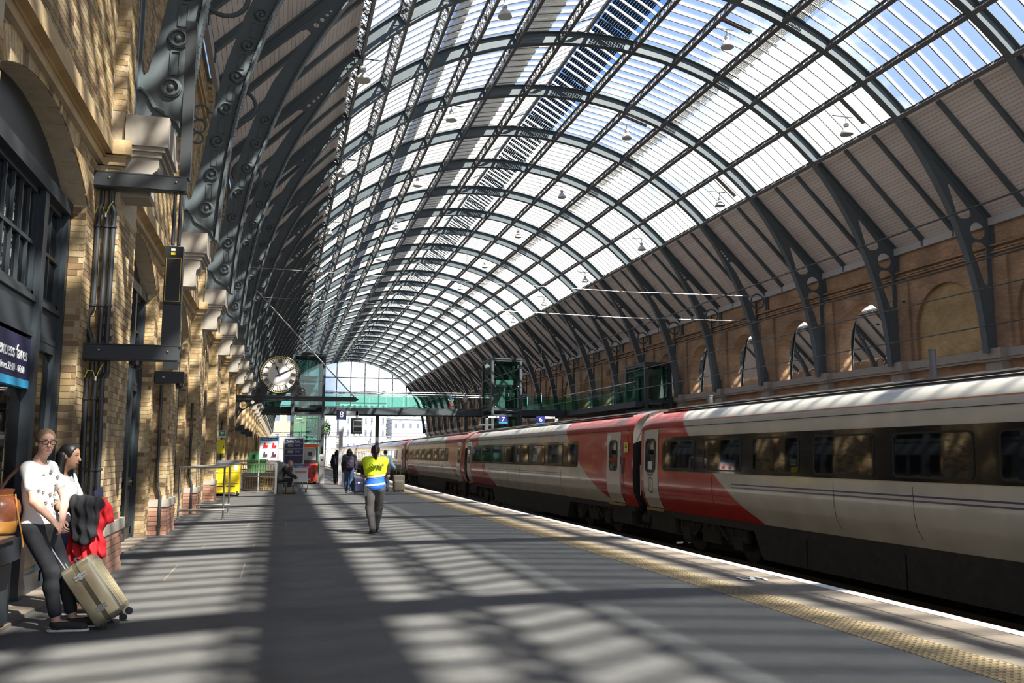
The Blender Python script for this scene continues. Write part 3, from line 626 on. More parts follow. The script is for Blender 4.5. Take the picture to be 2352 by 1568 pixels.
# second hall seen through the open arches
X2 = 32.8
E2 = thing('wall_back', 'brick wall of the next hall seen through the open arches', 'wall', kind='structure')
MB().bx(XR + X2 + .1, XR + X2 + .8, 20, 240, -1.5, 12).build('wall_panel', BW1, E2)
MB().bx(XR + X2 - .3, XR + X2 + .2, 20, 240, 5.5, 6).build('stone_band', STONE, E2)
for k in range(3, 15):
    inst('rib', RIBA, ceiling, MX.Translation((X2, RY(k), 0)))
    for j in range(6):
        z = 6.5 + .72 * j; u = inner_u(z) + .3; inst('rosette', ROS, ceiling, MX.Translation((XC + X2 - u, RY(k) - .02, z)) @ MX.Rotation(R(90), 4, 'X'))
    for q in (1, 2): inst('rafter', rf[1], ceiling, MX.Translation((X2, RY(k) + SP * q / 3, 0)))
m2 = MB(); g2 = MB(); b2 = MB(); p2 = MB()
for k in range(2, 28):
    for si, s in enumerate(strips):
        Mx, L_ = strip_frame(s, RY(k)); Mx = MX.Translation((X2, 0, 0)) @ Mx
        g2.add([Mx @ V(p) for p in [(.03, 0, 0), (L_-.03, 0, 0), (L_-.03, SP, 0), (.03, SP, 0), (.03, 0, .012), (L_-.03, 0, .012), (L_-.03, SP, .012), (.03, SP, .012)]], [(3,2,1,0),(4,5,6,7),(0,1,5,4),(1,2,6,5),(2,3,7,6),(3,0,4,7)])
        for j in range(1, 9):
            Mx, L_ = strip_frame(s, RY(k) + PW * j); Mx = MX.Translation((X2, 0, 0)) @ Mx
            addmesh(b2, PBAR[si], Mx)
    for A in ANG: Mx = MX.Translation((X2, 0, 0)) @ rotm(k, A, RI); p2.add([Mx @ V(p) for p in pv], pf)
g2.build('glass_run', GLASS, ceiling, kind='stuff'); b2.build('glazing_bar_run', [BARW, BROWNIRON], ceiling, kind='stuff'); p2.build('purlin_run', BROWNIRON, ceiling, kind='stuff')
for side in (-1, 1):
    f = lambda u, z, y: V((XC + X2 + side * u, y, z)); a, b = f(U0, Z0S + .07, 0), f(U1, Z1S + .07, 0); h = V((0, 0, .15)); ya, yb = RY(2), RY(28)
    MB().add([a + V((0, ya, 0)), a + V((0, yb, 0)), b + V((0, yb, 0)), b + V((0, ya, 0)), a + h + V((0, ya, 0)), a + h + V((0, yb, 0)), b + h + V((0, yb, 0)), b + h + V((0, ya, 0))], [(0,1,2,3),(7,6,5,4),(0,4,5,1),(1,5,6,2),(2,6,7,3),(3,7,4,0)]).build('roof_deck', BOARD, ceiling)
# ================================================================ train on the next track
TX = 11.27
PROF = [(1.18, -.02), (1.22, .12), (1.33, .32), (1.37, .55), (1.375, .95), (1.35, 1.5), (1.325, 2.05), (1.30, 2.25), (1.25, 2.38), (1.12, 2.53), (.92, 2.66), (.62, 2.77), (.3, 2.83), (0, 2.85)]
def bodyx(z): return float(np.interp(z, [p[1] for p in PROF], [p[0] for p in PROF]))
NEAR = lambda z: 1.7 + 2.95 * z - .44 * z * z
FAR = lambda z: 16.95 + 2.1 * z - .23 * z * z
def nodes_of(m): nt = m.node_tree; return nt.nodes, nt.links
def livery(name, cream, red, roof):
    m = bpy.data.materials.new(name); m.use_nodes = True; N, L = nodes_of(m); b = N['Principled BSDF']; b.inputs['Roughness'].default_value = .22; b.inputs['Coat Weight'].default_value = .4; b.inputs['Coat Roughness'].default_value = .06
    tc = N.new('ShaderNodeTexCoord'); sp = N.new('ShaderNodeSeparateXYZ'); L.new(tc.outputs['Object'], sp.inputs[0]); Y, Z = sp.outputs['Y'], sp.outputs['Z']
    def op(o, a, c=None, d=None):
        n = N.new('ShaderNodeMath'); n.operation = o
        for i, x in enumerate((a, c, d)):
            if x is None: continue
            if isinstance(x, (int, float)): n.inputs[i].default_value = x
            else: L.new(x, n.inputs[i])
        return n.outputs[0]
    zz = op('MULTIPLY', Z, Z)
    near = op('ADD', op('MULTIPLY_ADD', Z, 2.95, 1.7), op('MULTIPLY', zz, -.44)); far = op('ADD', op('MULTIPLY_ADD', Z, 2.1, 16.95), op('MULTIPLY', zz, -.23))
    e = op('MAXIMUM', op('SUBTRACT', near, Y), op('SUBTRACT', Y, far)); isred = op('GREATER_THAN', e, 0); edge = op('LESS_THAN', op('ABSOLUTE', e), .045)
    def band(lo, hi): return op('MULTIPLY', op('GREATER_THAN', Z, lo), op('LESS_THAN', Z, hi))
    inb = op('MULTIPLY', op('GREATER_THAN', op('SUBTRACT', 18.1, Y), 0), op('GREATER_THAN', Y, 6.4))
    blue = op('MULTIPLY', op('ADD', band(.735, .765), band(.81, .84)), inb); orange = band(2.335, 2.36); dark = op('GREATER_THAN', Z, 2.70)
    def mix(f, A, B):
        x = N.new('ShaderNodeMix'); x.data_type = 'RGBA'; L.new(f, x.inputs['Factor'])
        for s, c in (('A', A), ('B', B)):
            if isinstance(c, tuple): x.inputs[s].default_value = (*c, 1)
            else: L.new(c, x.inputs[s])
        return x.outputs['Result']
    c = mix(blue, cream, (.05, .04, .13)); c = mix(isred, c, red); c = mix(edge, c, (.62, .50, .44)); c = mix(orange, c, (.60, .16, .03)); c = mix(dark, c, roof)
    n = N.new('ShaderNodeTexNoise'); n.inputs['Scale'].default_value = 1.6; n.inputs['Detail'].default_value = 8; L.new(tc.outputs['Object'], n.inputs['Vector'])
    mr = N.new('ShaderNodeMapRange'); mr.inputs['From Min'].default_value = .3; mr.inputs['From Max'].default_value = .7; mr.inputs['To Min'].default_value = .86; mr.inputs['To Max'].default_value = 1.06; L.new(n.outputs['Fac'], mr.inputs[0])
    h = N.new('ShaderNodeHueSaturation'); L.new(mr.outputs[0], h.inputs['Value']); L.new(c, h.inputs['Color']); L.new(h.outputs[0], b.inputs['Base Color'])
    n2 = N.new('ShaderNodeTexNoise'); n2.inputs['Scale'].default_value = 1.1; L.new(tc.outputs['Object'], n2.inputs['Vector']); bp = N.new('ShaderNodeBump'); bp.inputs['Strength'].default_value = .12; bp.inputs['Distance'].default_value = .02; L.new(n2.outputs['Fac'], bp.inputs['Height']); L.new(bp.outputs[0], b.inputs['Normal']); L.new(bp.outputs[0], b.inputs['Coat Normal'])
    return m
LIV = livery('coach_livery', (.66, .62, .53), (.52, .04, .028), (.10, .10, .10))
CREAM = mat('door_cream', (.66, .62, .53), .25, coat=.4); COACHRED = mat('coach_red', (.40, .025, .02), .28, coat=.3)
BAND = mat('window_band', (.02, .018, .016), .12, coat=.5); UNDER = mat('underframe_dirt', (.045, .038, .032), .85, var=.3, vscale=5, bump=.3, bscale=20)
TGLASS = mat('coach_glass', (.008, .008, .008), .03, spec=1.0, coat=1.0)
WHEEL = mat('wheel_steel', (.08, .07, .06), .6, .4)
CL = 23.3
def side_strip(mb, y0, y1, z0, z1, off, n=6, thick=.02):     # a panel following the tumblehome of the platform side
    zs = [z0 + (z1 - z0) * i / n for i in range(n + 1)]; P = []; F = []
    for z in zs:
        x = -bodyx(z)
        P += [(x - off, y0, z), (x - off, y1, z), (x - off + thick, y0, z), (x - off + thick, y1, z)]
    for i in range(n):
        a = 4 * i; F += [(a, a+1, a+5, a+4), (a+2, a+6, a+7, a+3), (a, a+4, a+6, a+2), (a+1, a+3, a+7, a+5)]
    F += [(0, 2, 3, 1), (4*n, 4*n+1, 4*n+3, 4*n+2)]; mb.add(P, F)
def rr_strip(mb, y0, y1, z0, z1, r, off, hole=None, thick=.02):
    f = lambda u, w, d: (-bodyx(w) - off + d, u, w)
    loops = [rrect(y0, y1, z0, z1, r)]
    if hole: loops.append(rrect(y0 + hole, y1 - hole, z0 + hole, z1 - hole, max(.01, r - hole)))
    mb.plate(loops, 0, thick, f)
def bogie(t, yc):
    bo = MB(); bo.bx(-1.05, 1.05, yc - .3, yc + .3, -.4, -.15)
    for s in (-1, 1):
        X = s * 1.0
        bo.bx(X - .07, X + .07, yc - 1.6, yc + 1.6, -.42, -.2); bo.bx(X - .1, X + .1, yc - .45, yc + .45, -.62, -.2); bo.bx(X - .14, X + .14, yc - .35, yc + .35, -.12, -.02)
        for d in (-1.3, 1.3):
            bo.bx(X - .12, X + .12, yc + d - .2, yc + d + .2, -.66, -.35); bo.cyl((X + s*.03, yc + d - .32, -.5), (X + s*.03, yc + d - .32, -.12), .09, n=8); bo.cyl((X + s*.03, yc + d + .32, -.5), (X + s*.03, yc + d + .32, -.12), .09, n=8)
        bo.cyl((X + s*.06, yc - .2, -.3), (X + s*.06, yc - .2, -.05), .13, n=10).cyl((X + s*.06, yc + .2, -.3), (X + s*.06, yc + .2, -.05), .13, n=10)
        bo.bar((X + s*.12, yc - .9, -.5), (X + s*.12, yc - .35, -.1), .06, .06).bar((X + s*.1, yc + .95, -.55), (X + s*.1, yc + .5, -.25), .05, .05)
    b = bo.build('bogie', UNDER, t)
    for d in (-1.3, 1.3):
        for s in (-1, 1): w = MB(); w.lathe([(.0, -.07), (.4, -.07), (.5, -.05), (.5, .05), (.53, .07), (.0, .08)], (s * .72, yc + d, -.455), (-s, 0, 0), 18); w.build('wheel', WHEEL, b)
def coach():
    t = thing('railway_coach', None, 'train coach', group=None)
    mb = MB(); ys = [0, .25, .55] + [1.5 + i for i in range(21)] + [22.6, 23.05, CL]; ring = [(-x, z) for x, z in PROF] + [(x, z) for x, z in PROF[::-1][1:]]; n = len(ring)
    for y in ys:
        s = .965 if y in (0, CL) else .99 if y in (.25, 23.05) else 1
        mb.v += [(x * s, y, z if z < 2 else 2 + (z - 2) * s) for x, z in ring]
    for i in range(len(ys) - 1): mb.f += [(i*n+k, i*n+k+1, (i+1)*n+k+1, (i+1)*n+k) for k in range(n - 1)] + [(i*n+n-1, i*n, (i+1)*n, (i+1)*n+n-1)]
    mb.f += [tuple(range(n)), tuple(range((len(ys)-1)*n, len(ys)*n))]; mb.m = [0] * (len(mb.f) - 2) + [1, 1]
    b = mb.build('body', [LIV, UNDER], t, smooth=35)
    r = MB()
    for u in (-.95, -.8, .8, .95): r.bar((u, .8, float(np.interp(abs(u), [.62, .92, 1.12], [2.77, 2.66, 2.53])) + .015), (u, CL - .8, float(np.interp(abs(u), [.62, .92, 1.12], [2.77, 2.66, 2.53])) + .015), .03, .03)
    r.build('roof_ribs', UNDER, b)
    # gutter line and body seams
    g = MB(); side_strip(g, .1, CL - .1, 2.20, 2.212, .006, 1); 
    for y in (6.6, 12.2, 14.3, 19.0): side_strip(g, y, y + .004, .12, .98, .006, 12)
    g.build('panel_seams', UNDER, b)
    # window band and windows
    w = MB(); rr_strip(w, 4.7, 21.77, 1.06, 1.95, .16, .008); bd = w.build('window_band', BAND, t, label='black window band')
    y = 21.65; wins = []
    for i in range(7): wins.append((y - 1.78, y)); y -= 2.25
    wins.append((4.85, 5.85))
    for a, c in wins:
        fr = MB(); rr_strip(fr, a, c, 1.11, 1.86, .12, .02, hole=.035); f = fr.build('window', BLACK, t)
        pn = MB(); rr_strip(pn, a + .035, c - .035, 1.145, 1.825, .09, .012); pn.build('pane', TGLASS, f)
    for a, c, hinge in ((.85, 1.95, 0), (22.05, 22.98, 1)):
        d = MB(); side_strip(d, a, c, .06, 2.16, .014, 8); dr = d.build('door', CREAM, t, label='cream door')
        
        for q in (a - .03, c): sm = MB(); side_strip(sm, q, q + .03, .04, 2.18, .004, 8); sm.build('door_seal', BLACK, dr)
        m = (a + c) / 2; pn = MB(); rr_strip(pn, m - .28, m + .28, 1.05, 1.88, .12, .028, thick=.012); pn.build('door_window', TGLASS, dr)
        pn = MB(); rr_strip(pn, m - .33, m + .33, 1.0, 1.93, .16, .032, hole=.05); pn.build('window_frame', BLACK, dr)
        s = MB(); s.bx(-bodyx(.05) - .10, -1.1, a, c, -.03, .03); s.build('footstep', mat('step_yellow', (.35, .27, .10), .7) if 'step_yellow' not in bpy.data.materials else bpy.data.materials['step_yellow'], dr)
        h = MB(); hy = a - .16 if hinge == 0 else c + .13; h.cyl((-bodyx(.9) - .05, hy, .35), (-bodyx(1.2) - .05, hy, 1.2), .016); h.build('grab_rail', SILVER, t)
    # underframe
    u = MB(); u.bx(-1.22, 1.22, .15, CL - .15, -.16, 0).build('solebar', UNDER, t)
    for a, c in ((5.9, 9.2), (9.25, 12.6), (12.65, 15.4), (15.45, 17.4)):
        k = MB(); k.plate([[(a, -.14), (c, -.14), (c - .0, -.72), (a + .0, -.72)]] if a > 6 and c < 17 else [[(a, -.14), (c, -.14), (c - (.35 if c > 17 else 0), -.72), (a + (.35 if a < 6 else 0), -.72)]], -1.24, 1.24, lambda p, q, d: (d, p, q))
        for q in range(3): k.bx(-1.25, -1.2, a + .7 + q * .8, a + .82 + q * .8, -.42, -.3)
        k.build('equipment_skirt', UNDER, t)
    for a in (.4, 21.4): MB().bx(-1.2, 1.2, a, a + 1.5, -.55, -.1).build('end_equipment', UNDER, t)
    bogie(t, 3.9); bogie(t, 19.6)
    for y in (0, CL):
        e = MB(); e.bx(-.55, .55, *((y - .28, y + .05) if y == 0 else (y - .05, y + .28)), .1, 2.3)
        for i in range(5): q = (y - .26 + .055*i) if y == 0 else (y + .02 + .055*i); e.bx(-.6, .6, q, q + .025, .05, 2.35)
        e.build('gangway_bellows', RUBBER, t)
    for y in (-.15, CL + .15):
        for s in (-.87, .87): e = MB(); e.cyl((s, y - .15, -.35), (s, y + .15, -.35), .2, n=12); e.build('buffer', UNDER, t)
        e = MB(); e.tube([(-1.0, y - .1, -.1), (-1.05, y, -.45), (-1.0, y + .1, -.6)], .03, 6); e.build('jumper_cable', UNDER, t)
    return t
ORD = ['nearest', 'second nearest', 'third', 'fourth', 'fifth', 'sixth', 'seventh']
c0 = coach()
for i in range(7):
    t = c0 if i == 0 else copy_tree(c0)
    t.location = (TX, -.15 + 23.9 * i, 0)
    t['label'] = ['cream and red coach nearest the camera with long black window band', 'red and cream coach second in the train with a warning sign at its end', 'third coach of the train, short red ends above the walking couple', 'fourth coach along the train, behind the person in yellow vest', 'fifth coach along the train, dull and distant', 'sixth coach along the train, small beyond the platform crowd', 'seventh and farthest coach of the train'][i]
    t['group'] = 'coaches of the red and cream train'
A, B = [o for o in bpy.data.objects if o.name in ('railway_coach', 'railway_coach.001')]
def on_side(y, z, off=.034): return (-bodyx(z) - off, y, z)
sgn = MX(((0, 0, -1, 0), (-1, 0, 0, 0), (0, 1, 0, 0), (0, 0, 0, 1)))
def side_text(s, size, y, z, m, parent, off=.032):
    p = on_side(y, z, off); M = face_mx(p, (0, -1, 0), (0, 0, 1)); return text(s, size, M, m, parent, extrude=.002)
DB = mat('decal_blue', (.06, .06, .16), .5)
dA = [c for c in A.children if c.name.startswith('door')][1]
side_text('1', .26, 22.5, .66, DB, dA, .03)
rg = MB(); rg.plate([rrect(22.36, 22.64, .45, .88, .13), rrect(22.38, 22.62, .47, .86, .11)], 0, .004, lambda u, w, d: (-bodyx(w) - .03 + d, u, w)); rg.build('class_ring', DB, dA)
side_text('standard', .1, 22.5, .95, DB, dA, .03)
nt_ = MB(); side_strip(nt_, 22.33, 22.62, 1.08, 1.3, .045, 2, .006); nt_.build('window_notice', WHITE, dA, label='white notice in the door window')
bB = [c for c in B.children if c.name.startswith('body')][0]
wsn = MB(); side_strip(wsn, .25, .55, 1.55, 1.85, .012, 2, .006); wsn.build('warning_sign', WHITE, B, label='yellow and white warning sign')
wsn = MB(); side_strip(wsn, .27, .53, 1.66, 1.84, .016, 2, .006); side_strip(wsn, .27, .53, 1.57, 1.62, .016, 2, .006); wsn.build('warning_panel', YELLOW, B)
wt = MB(); wt.plate([[(.32, 1.68), (.48, 1.68), (.40, 1.82)], [(.35, 1.70), (.45, 1.70), (.40, 1.785)]], 0, .004, lambda u, w, d: (-bodyx(w) - .02 + d, u, w)); wt.build('warning_triangle', BLACK, B)
lp = MB(); side_strip(lp, .52, .78, .95, 1.4, .012, 3, .006); l_ = lp.build('coach_letter_plate', mat('plum', (.12, .01, .03), .4), B); side_text('L', .16, .65, 1.28, WHITE, l_, .02)
kp = MB(); side_strip(kp, .72, .82, 1.62, 1.76, .012, 2, .006); kp.build('symbol_plate', CYAN, B)
kp = MB(); side_strip(kp, .72, .82, 1.46, 1.56, .012, 2, .006); kp.build('symbol_plate', mat('symbol_green', (.10, .35, .2), .5), B)
# ================================================================ clock on its bracket
CY = 42.66; CX, CZ, CR = -.12, 5.26, .93
ck = thing('station_clock', 'large round white station clock with roman numerals on black bracket', 'clock', (0, CY, 0))
m = MB(); m.lathe([(0, -.22), (CR - .05, -.22), (CR, -.18), (CR + .02, -.05), (CR, .03), (CR - .03, .05), (CR - .05, .05), (CR - .05, .0), (0, .0)], (CX, 0, CZ), (0, -1, 0), 48); m.build('case', BLACK, ck, smooth=40)
CY0 = -.005
MB().lathe([(0, 0), (CR - .055, 0), (CR - .055, .01), (0, .01)], (CX, CY0, CZ), (0, -1, 0), 48).build('dial', mat('dial_white', (.82, .80, .78), .45), ck, label='white dial')
g = MB()
for r, w in ((.87, .013), (.765, .008), (.52, .008)): g.lathe([(r - w, .011), (r - w, .022), (r + w, .022), (r + w, .011)], (CX, CY0, CZ), (0, -1, 0), 60)
g.build('gilt_ring', GOLD, ck, label='gilded rings')
n = MB()
def dialbar(a, r0, r1, w0, w1=None, off=0, off1=None, d=.016):
    a = R(a); rd = V((math.sin(a), 0, math.cos(a))); tg = V((math.cos(a), 0, -math.sin(a))); w1 = w0 if w1 is None else w1; off1 = off if off1 is None else off1; c = V((CX, CY0 - .012, CZ)); q = V((0, -d, 0))
    P = [c + rd*r0 + tg*(off - w0), c + rd*r0 + tg*(off + w0), c + rd*r1 + tg*(off1 + w1), c + rd*r1 + tg*(off1 - w1)]
    return P + [p + q for p in P], [(0,1,2,3),(7,6,5,4),(0,4,5,1),(1,5,6,2),(2,6,7,3),(3,7,4,0)]
for i in range(60): n.add(*dialbar(i * 6, .785, .85, .028))
n.build('minute_track', BLACK, ck)
for h, s in enumerate(['XII', 'I', 'II', 'III', 'IIII', 'V', 'VI', 'VII', 'VIII', 'IX', 'X', 'XI']):
    m = MB(); wd = {'I': .055, 'V': .11, 'X': .12}; tot = sum(wd[c] for c in s); x = -tot / 2
    for c in s:
        x0 = x + wd[c] / 2; x += wd[c]
        if c == 'I': m.add(*dialbar(h*30, .54, .75, .015, off=x0))
        elif c == 'V': m.add(*dialbar(h*30, .54, .75, .015, off=x0, off1=x0 - .042)); m.add(*dialbar(h*30, .54, .75, .008, off=x0, off1=x0 + .042))
        else: m.add(*dialbar(h*30, .54, .75, .015, off=x0 + .045, off1=x0 - .045)); m.add(*dialbar(h*30, .54, .75, .008, off=x0 - .045, off1=x0 + .045))
    m.build('numeral', BLACK, ck)
m = MB(); m.add(*dialbar(337, -.1, .3, .02, .028, d=.03)); m.add(*dialbar(337, .3, .42, .09, .02, d=.03)); m.add(*dialbar(337, .42, .53, .02, .005, d=.03)); m.build('hour_hand', BLACK, ck)
m = MB(); m.add(*dialbar(63.4, -.15, .1, .02, .034, d=.045)); m.add(*dialbar(63.4, .1, .74, .034, .01, d=.045)); m.cyl((CX, CY0, CZ), (CX, CY0 - .07, CZ), .035); m.build('minute_hand', BLACK, ck)
b = MB(); b.bx(-2.05, 3.5, -.14, .08, 4.05, 4.22).bx(-2.05, 3.5, -.2, .14, 4.19, 4.24).bx(-2.05, 3.5, -.18, .12, 4.02, 4.06).cyl((3.5, -.03, 4.13), (3.62, -.03, 4.13), .07, .03); b.build('bracket_beam', BLACK, ck)
arcp = [(-2.0 + 1.95 * math.sin(R(t)), 4.04 - 1.0 * 0 - (1.0 - 1.0 * math.sin(R(90 - t) * 0 + 0)) * 0) for t in (0,)]
sp = [(-2.03, 4.06), (-2.03, 3.1), (-1.97, 3.12)] + [(-1.95 + 1.95 * (1 - math.cos(R(t))), 3.15 + .87 * math.sin(R(t))) for t in range(6, 91, 7)] + [(.1, 4.06)]
b = MB(); b.plate([sp, circ(-1.72, 3.78, .17), circ(-1.3, 3.93, .085), [(-1.94, 3.52), (-1.86, 3.53), (-1.80, 3.44), (-1.89, 3.28), (-1.94, 3.26)]], -.1, .04, FY(0)); b.build('spandrel', BLACK, ck); b = MB(); ap = [V((u, -.03, w)) for u, w in sp[3:-1]]
for p0, p1 in zip(ap[:-1], ap[1:]): b.bar(p0, p1, .3, .035, up=(0, 1, 0)) if False else b.obx((p0 + p1)/2, (p1 - p0)/2, (0, .14, 0), ((p1 - p0).normalized().cross(V((0, 1, 0)))) * .018)
b.build('spandrel_flange', BLACK, ck)
for s in (-1, 1):
    b = MB(); b.plate([[(CX + s*.55, 4.24), (CX + s*1.25, 4.24), (CX + s*1.25, 4.34), (CX + s*1.22, 4.42), (CX + s*1.02, 4.6), (CX + s*.93, 4.95), (CX + s*.86, 5.05), (CX + s*.5, 4.6)]], -.16, .06, FY(0))
    b.tube([(CX + s*(1.02 + .19*(1 - t/14)*math.cos(t*.75)), -.18, 4.47 + .19*(1 - t/14)*math.sin(t*.75)) for t in range(14)], .025, 6)
    b.tube([(CX + s*(.95 + .0*t), -.18, 4.9 - .06*t) if False else (CX + s*(.88 + .05*math.cos(t)), -.18, 4.86 + .05*math.sin(t)) for t in range(7)], .02, 6); b.build('scroll_bracket', BLACK, ck)
b = MB()
for d in (-.12, .1): b.cyl((3.42, d, 4.24), (-1.35, d, 9.3), .018, n=6)
for t in (.0, .34, .67): p = V((3.42, 0, 4.24)).lerp(V((-1.35, 0, 9.3)), t); b.cyl(p + V((0, -.14, 0)), p + V((0, .12, 0)), .025, n=6)
b.build('stay_rod', STAINLESS, ck)
# ================================================================ footbridge and lifts
BY = 79.0
br = thing('footbridge', 'glass sided footbridge crossing the hall behind the clock', 'bridge', (0, BY, .2))
MB().bx(-2.0, 26.2, .1, 3.2, 4.95, 5.2).build('deck', IRON, br)
for i in range(-1, 14): MB().bx(i * 2.0 + .01, i * 2.0 + 1.99, -.05, .1, 4.85, 5.45).build('fascia_panel', IRON, br)
MB().bx(-2.0, 26.2, 3.2, 3.35, 4.85, 5.45).build('rear_fascia', IRON, br)
for i in range(-1, 17):
    if i in (10, 11): continue
    MB().bx(i * 1.6 + .02, i * 1.6 + 1.58, 0, .02, 5.45, 6.65).build('glass_panel', GREENGLASS, br)
    MB().bx(i * 1.6 + .02, i * 1.6 + 1.58, 3.25, 3.27, 5.45, 6.65).build('glass_panel', GREENGLASS, br)
for y in (.04, 3.2):
    for z, r in ((6.9, .035), (6.72, .025)): MB().cyl((-2, y, z), (26.2, y, z), r, n=8).build('handrail', STAINLESS, br)
p = MB()
for x in (8.6, 16.9, 24.0): MB().bx(x - .15, x + .15, 1.4, 1.7, -1.65, 4.95).build('support_column', IRON, br)
L3 = MB(); L3.plate([[(26.2, .0), (26.4, -16.8), (27.0, -16.8), (27.0, -12.8), (29.4, -12.8), (29.4, 3.3), (26.2, 3.3)]], 4.9, 5.35, FZ(0)); L3.build('landing', IRON, br)
for i in range(10):
    a = V((26.2, 0, 0)).lerp(V((26.4, -16.8, 0)), i/10); c = V((26.2, 0, 0)).lerp(V((26.4, -16.8, 0)), (i+.97)/10); MB().bar(a + V((0, 0, 6.0)), c + V((0, 0, 6.0)), .02, 1.2).build('glass_panel', GREENGLASS, br)
MB().cyl((26.2, 0, 6.85), (26.4, -16.8, 6.85), .035, n=8).build('handrail', STAINLESS, br)
def lift(x0, x1, y0, y1, zt, label, dark=False):
    t = thing('glass_lift', label, 'lift', (x0, y0, 0)); w, d = x1 - x0, y1 - y0
    for x in (0, w):
        for y in (0, d): MB().bx(x - .12, x + .12, y - .12, y + .12, 0, zt).build('corner_post', IRON, t)
    f = MB()
    for z in (.15, 2.6, 4.9, 5.5, zt - .12): f.bx(-.1, w + .1, -.1, .08, z - .1, z + .1).bx(-.1, w + .1, d - .08, d + .1, z - .1, z + .1).bx(-.1, .08, 0, d, z - .1, z + .1).bx(w - .08, w + .1, 0, d, z - .1, z + .1)
    f.build('frame_rails', IRON, t, kind='stuff')
    MB().bx(-.15, w + .15, -.15, d + .15, zt - .05, zt + .08).build('roof_cap', IRON, t)
    for z0, z1 in ((.25, 2.5), (2.7, 4.8), (5.6, 7.6), (7.62, zt - .22)):
        MB().bx(.12, w - .12, -.03, -.01, z0, z1).build('glass_panel', LIFTGLASS, t); MB().bx(.12, w - .12, d + .01, d + .03, z0, z1).build('glass_panel', LIFTGLASS, t)
        MB().bx(-.03, -.01, .12, d - .12, z0, z1).build('glass_panel', LIFTGLASS, t); MB().bx(w + .01, w + .03, .12, d - .12, z0, z1).build('glass_panel', LIFTGLASS, t)
    c = MB(); c.bx(.45, w - .5, .5, d - .3, 7.7, 8.1).bx(.45, w - .5, .5, d - .3, 5.35, 5.5); c.build('lift_car', SILVER, t)
    m = MB(); m.bx(w - .4, w - .3, .4, .55, 0, zt - .2).bx(w - .45, w - .25, .35, .4, 5.5, zt - .3).cyl((.8, .6, .3), (.8, .6, zt - .3), .02, n=6).cyl((1.2, .6, .3), (1.2, .6, zt - .3), .02, n=6); m.build('guide_rail', IRON, t)
    for x in (.55, w * .5): MB().bx(x, x + w * .3, d - .12, d - .08, 5.5, 7.6).build('door_panel', SILVER, t)
    s = MB()
    for z in (2.5, 2.9, 4.7, 5.7, 7.5, 9.4):
        if z < zt - .3:
            for x in (.25, w - .25): s.ball((x, -.05, z), .045, 6)
    s.build('glass_fixings', SILVER, t, kind='stuff'); return t
l1 = lift(.95, 3.45, 75.0, 78.4, 9.95, 'glass lift tower on the near platform behind the clock')
m = MB(); m.bx(.3, 2.1, -.12, -.1, 4.42, 4.5).bx(.2, 1.0, -.12, -.1, 4.1, 4.14); m.build('strip_light', mat('pale_yellow', (.75, .65, .3), .5), l1)
lift(18.15, 20.75, 75.0, 78.6, 9.95, 'glass lift tower in the middle of the hall by sign 7')
lift(27.2, 29.2, 62.0, 65.8, 8.5, 'dark glass lift tower against the right wall')
# ================================================================ platform signs
def numsign(n, x, y, z, side, label, h=2.2):
    t = thing('platform_sign', label, 'sign', (x, y, 0))
    s = MB().bx(-.24, .24, -.05, .05, z - .24, z + .24).build('number_plate', NAVY, t); MB().bx(-.24, .24, -.052, .052, z - .27, z - .22).build('stripe', CYAN, t)
    text(n, .42, face_mx((0, -.055, z + .01), (1, 0, 0), (0, 0, 1)), WHITE, t, name='numeral'); return t
t = numsign('8', 2.92, 44, 3.43, 1, 'navy platform sign bearing an 8 on a tall pole by the walking couple')
m = MB(); m.bx(-.09, .09, -.06, .06, 0, 2.85); m.build('pole', SILVER, t)
m = MB(); m.bx(-.12, .12, -.08, .08, 2.6, 3.2); m.build('notice_box', WHITE, t)
m = MB(); m.bx(.24, .82, -.05, .05, 3.42, 3.62).bx(.7, .84, -.05, .05, 3.29, 3.62); m.build('arm', SILVER, t)
sc = thing('departure_screen', 'black departure screen hanging beside the number 8 sign', 'screen', (3.7, 44, 0))
MB().bx(-.3, .26, -.12, .12, 2.5, 3.28).build('housing', BLACK, sc); MB().bx(-.2, .24, -.14, -.12, 2.58, 3.2).build('bezel', SILVER, sc); MB().bx(-.17, .21, -.15, -.14, 2.62, 2.86).build('screen', BLACK, sc); MB().bx(-.17, .21, -.15, -.14, 2.9, 3.14).build('screen', BLACK, sc)
for x in (15.3, 18.08):
    n, s, lb = ('7', -1, 'left one of the two blue platform signs above the train, bearing a 7') if x < 16 else ('6', 1, 'right one of the two blue platform signs above the train, bearing a 6')
    t = numsign(n, x, 60, 3.95, s, lb)
    for c in t.children:
        if c.name.startswith('number_plate'): c.data.materials[0] = mat('blue_sign', (.012, .014, .14), .45) if 'blue_sign' not in bpy.data.materials else bpy.data.materials['blue_sign']
    t.scale = (1.35, 1, 1.0); m = MB(); m.bx(*sorted((s*.24, s*.95)), -.05, .05, 4.04, 4.18).bx(*sorted((s*.8, s*.95)), -.05, .05, 0, 4.18).bx(*sorted((s*.5, s*1.3)), -.04, .04, 3.5, 3.62); m.build('post', WHITE, t)
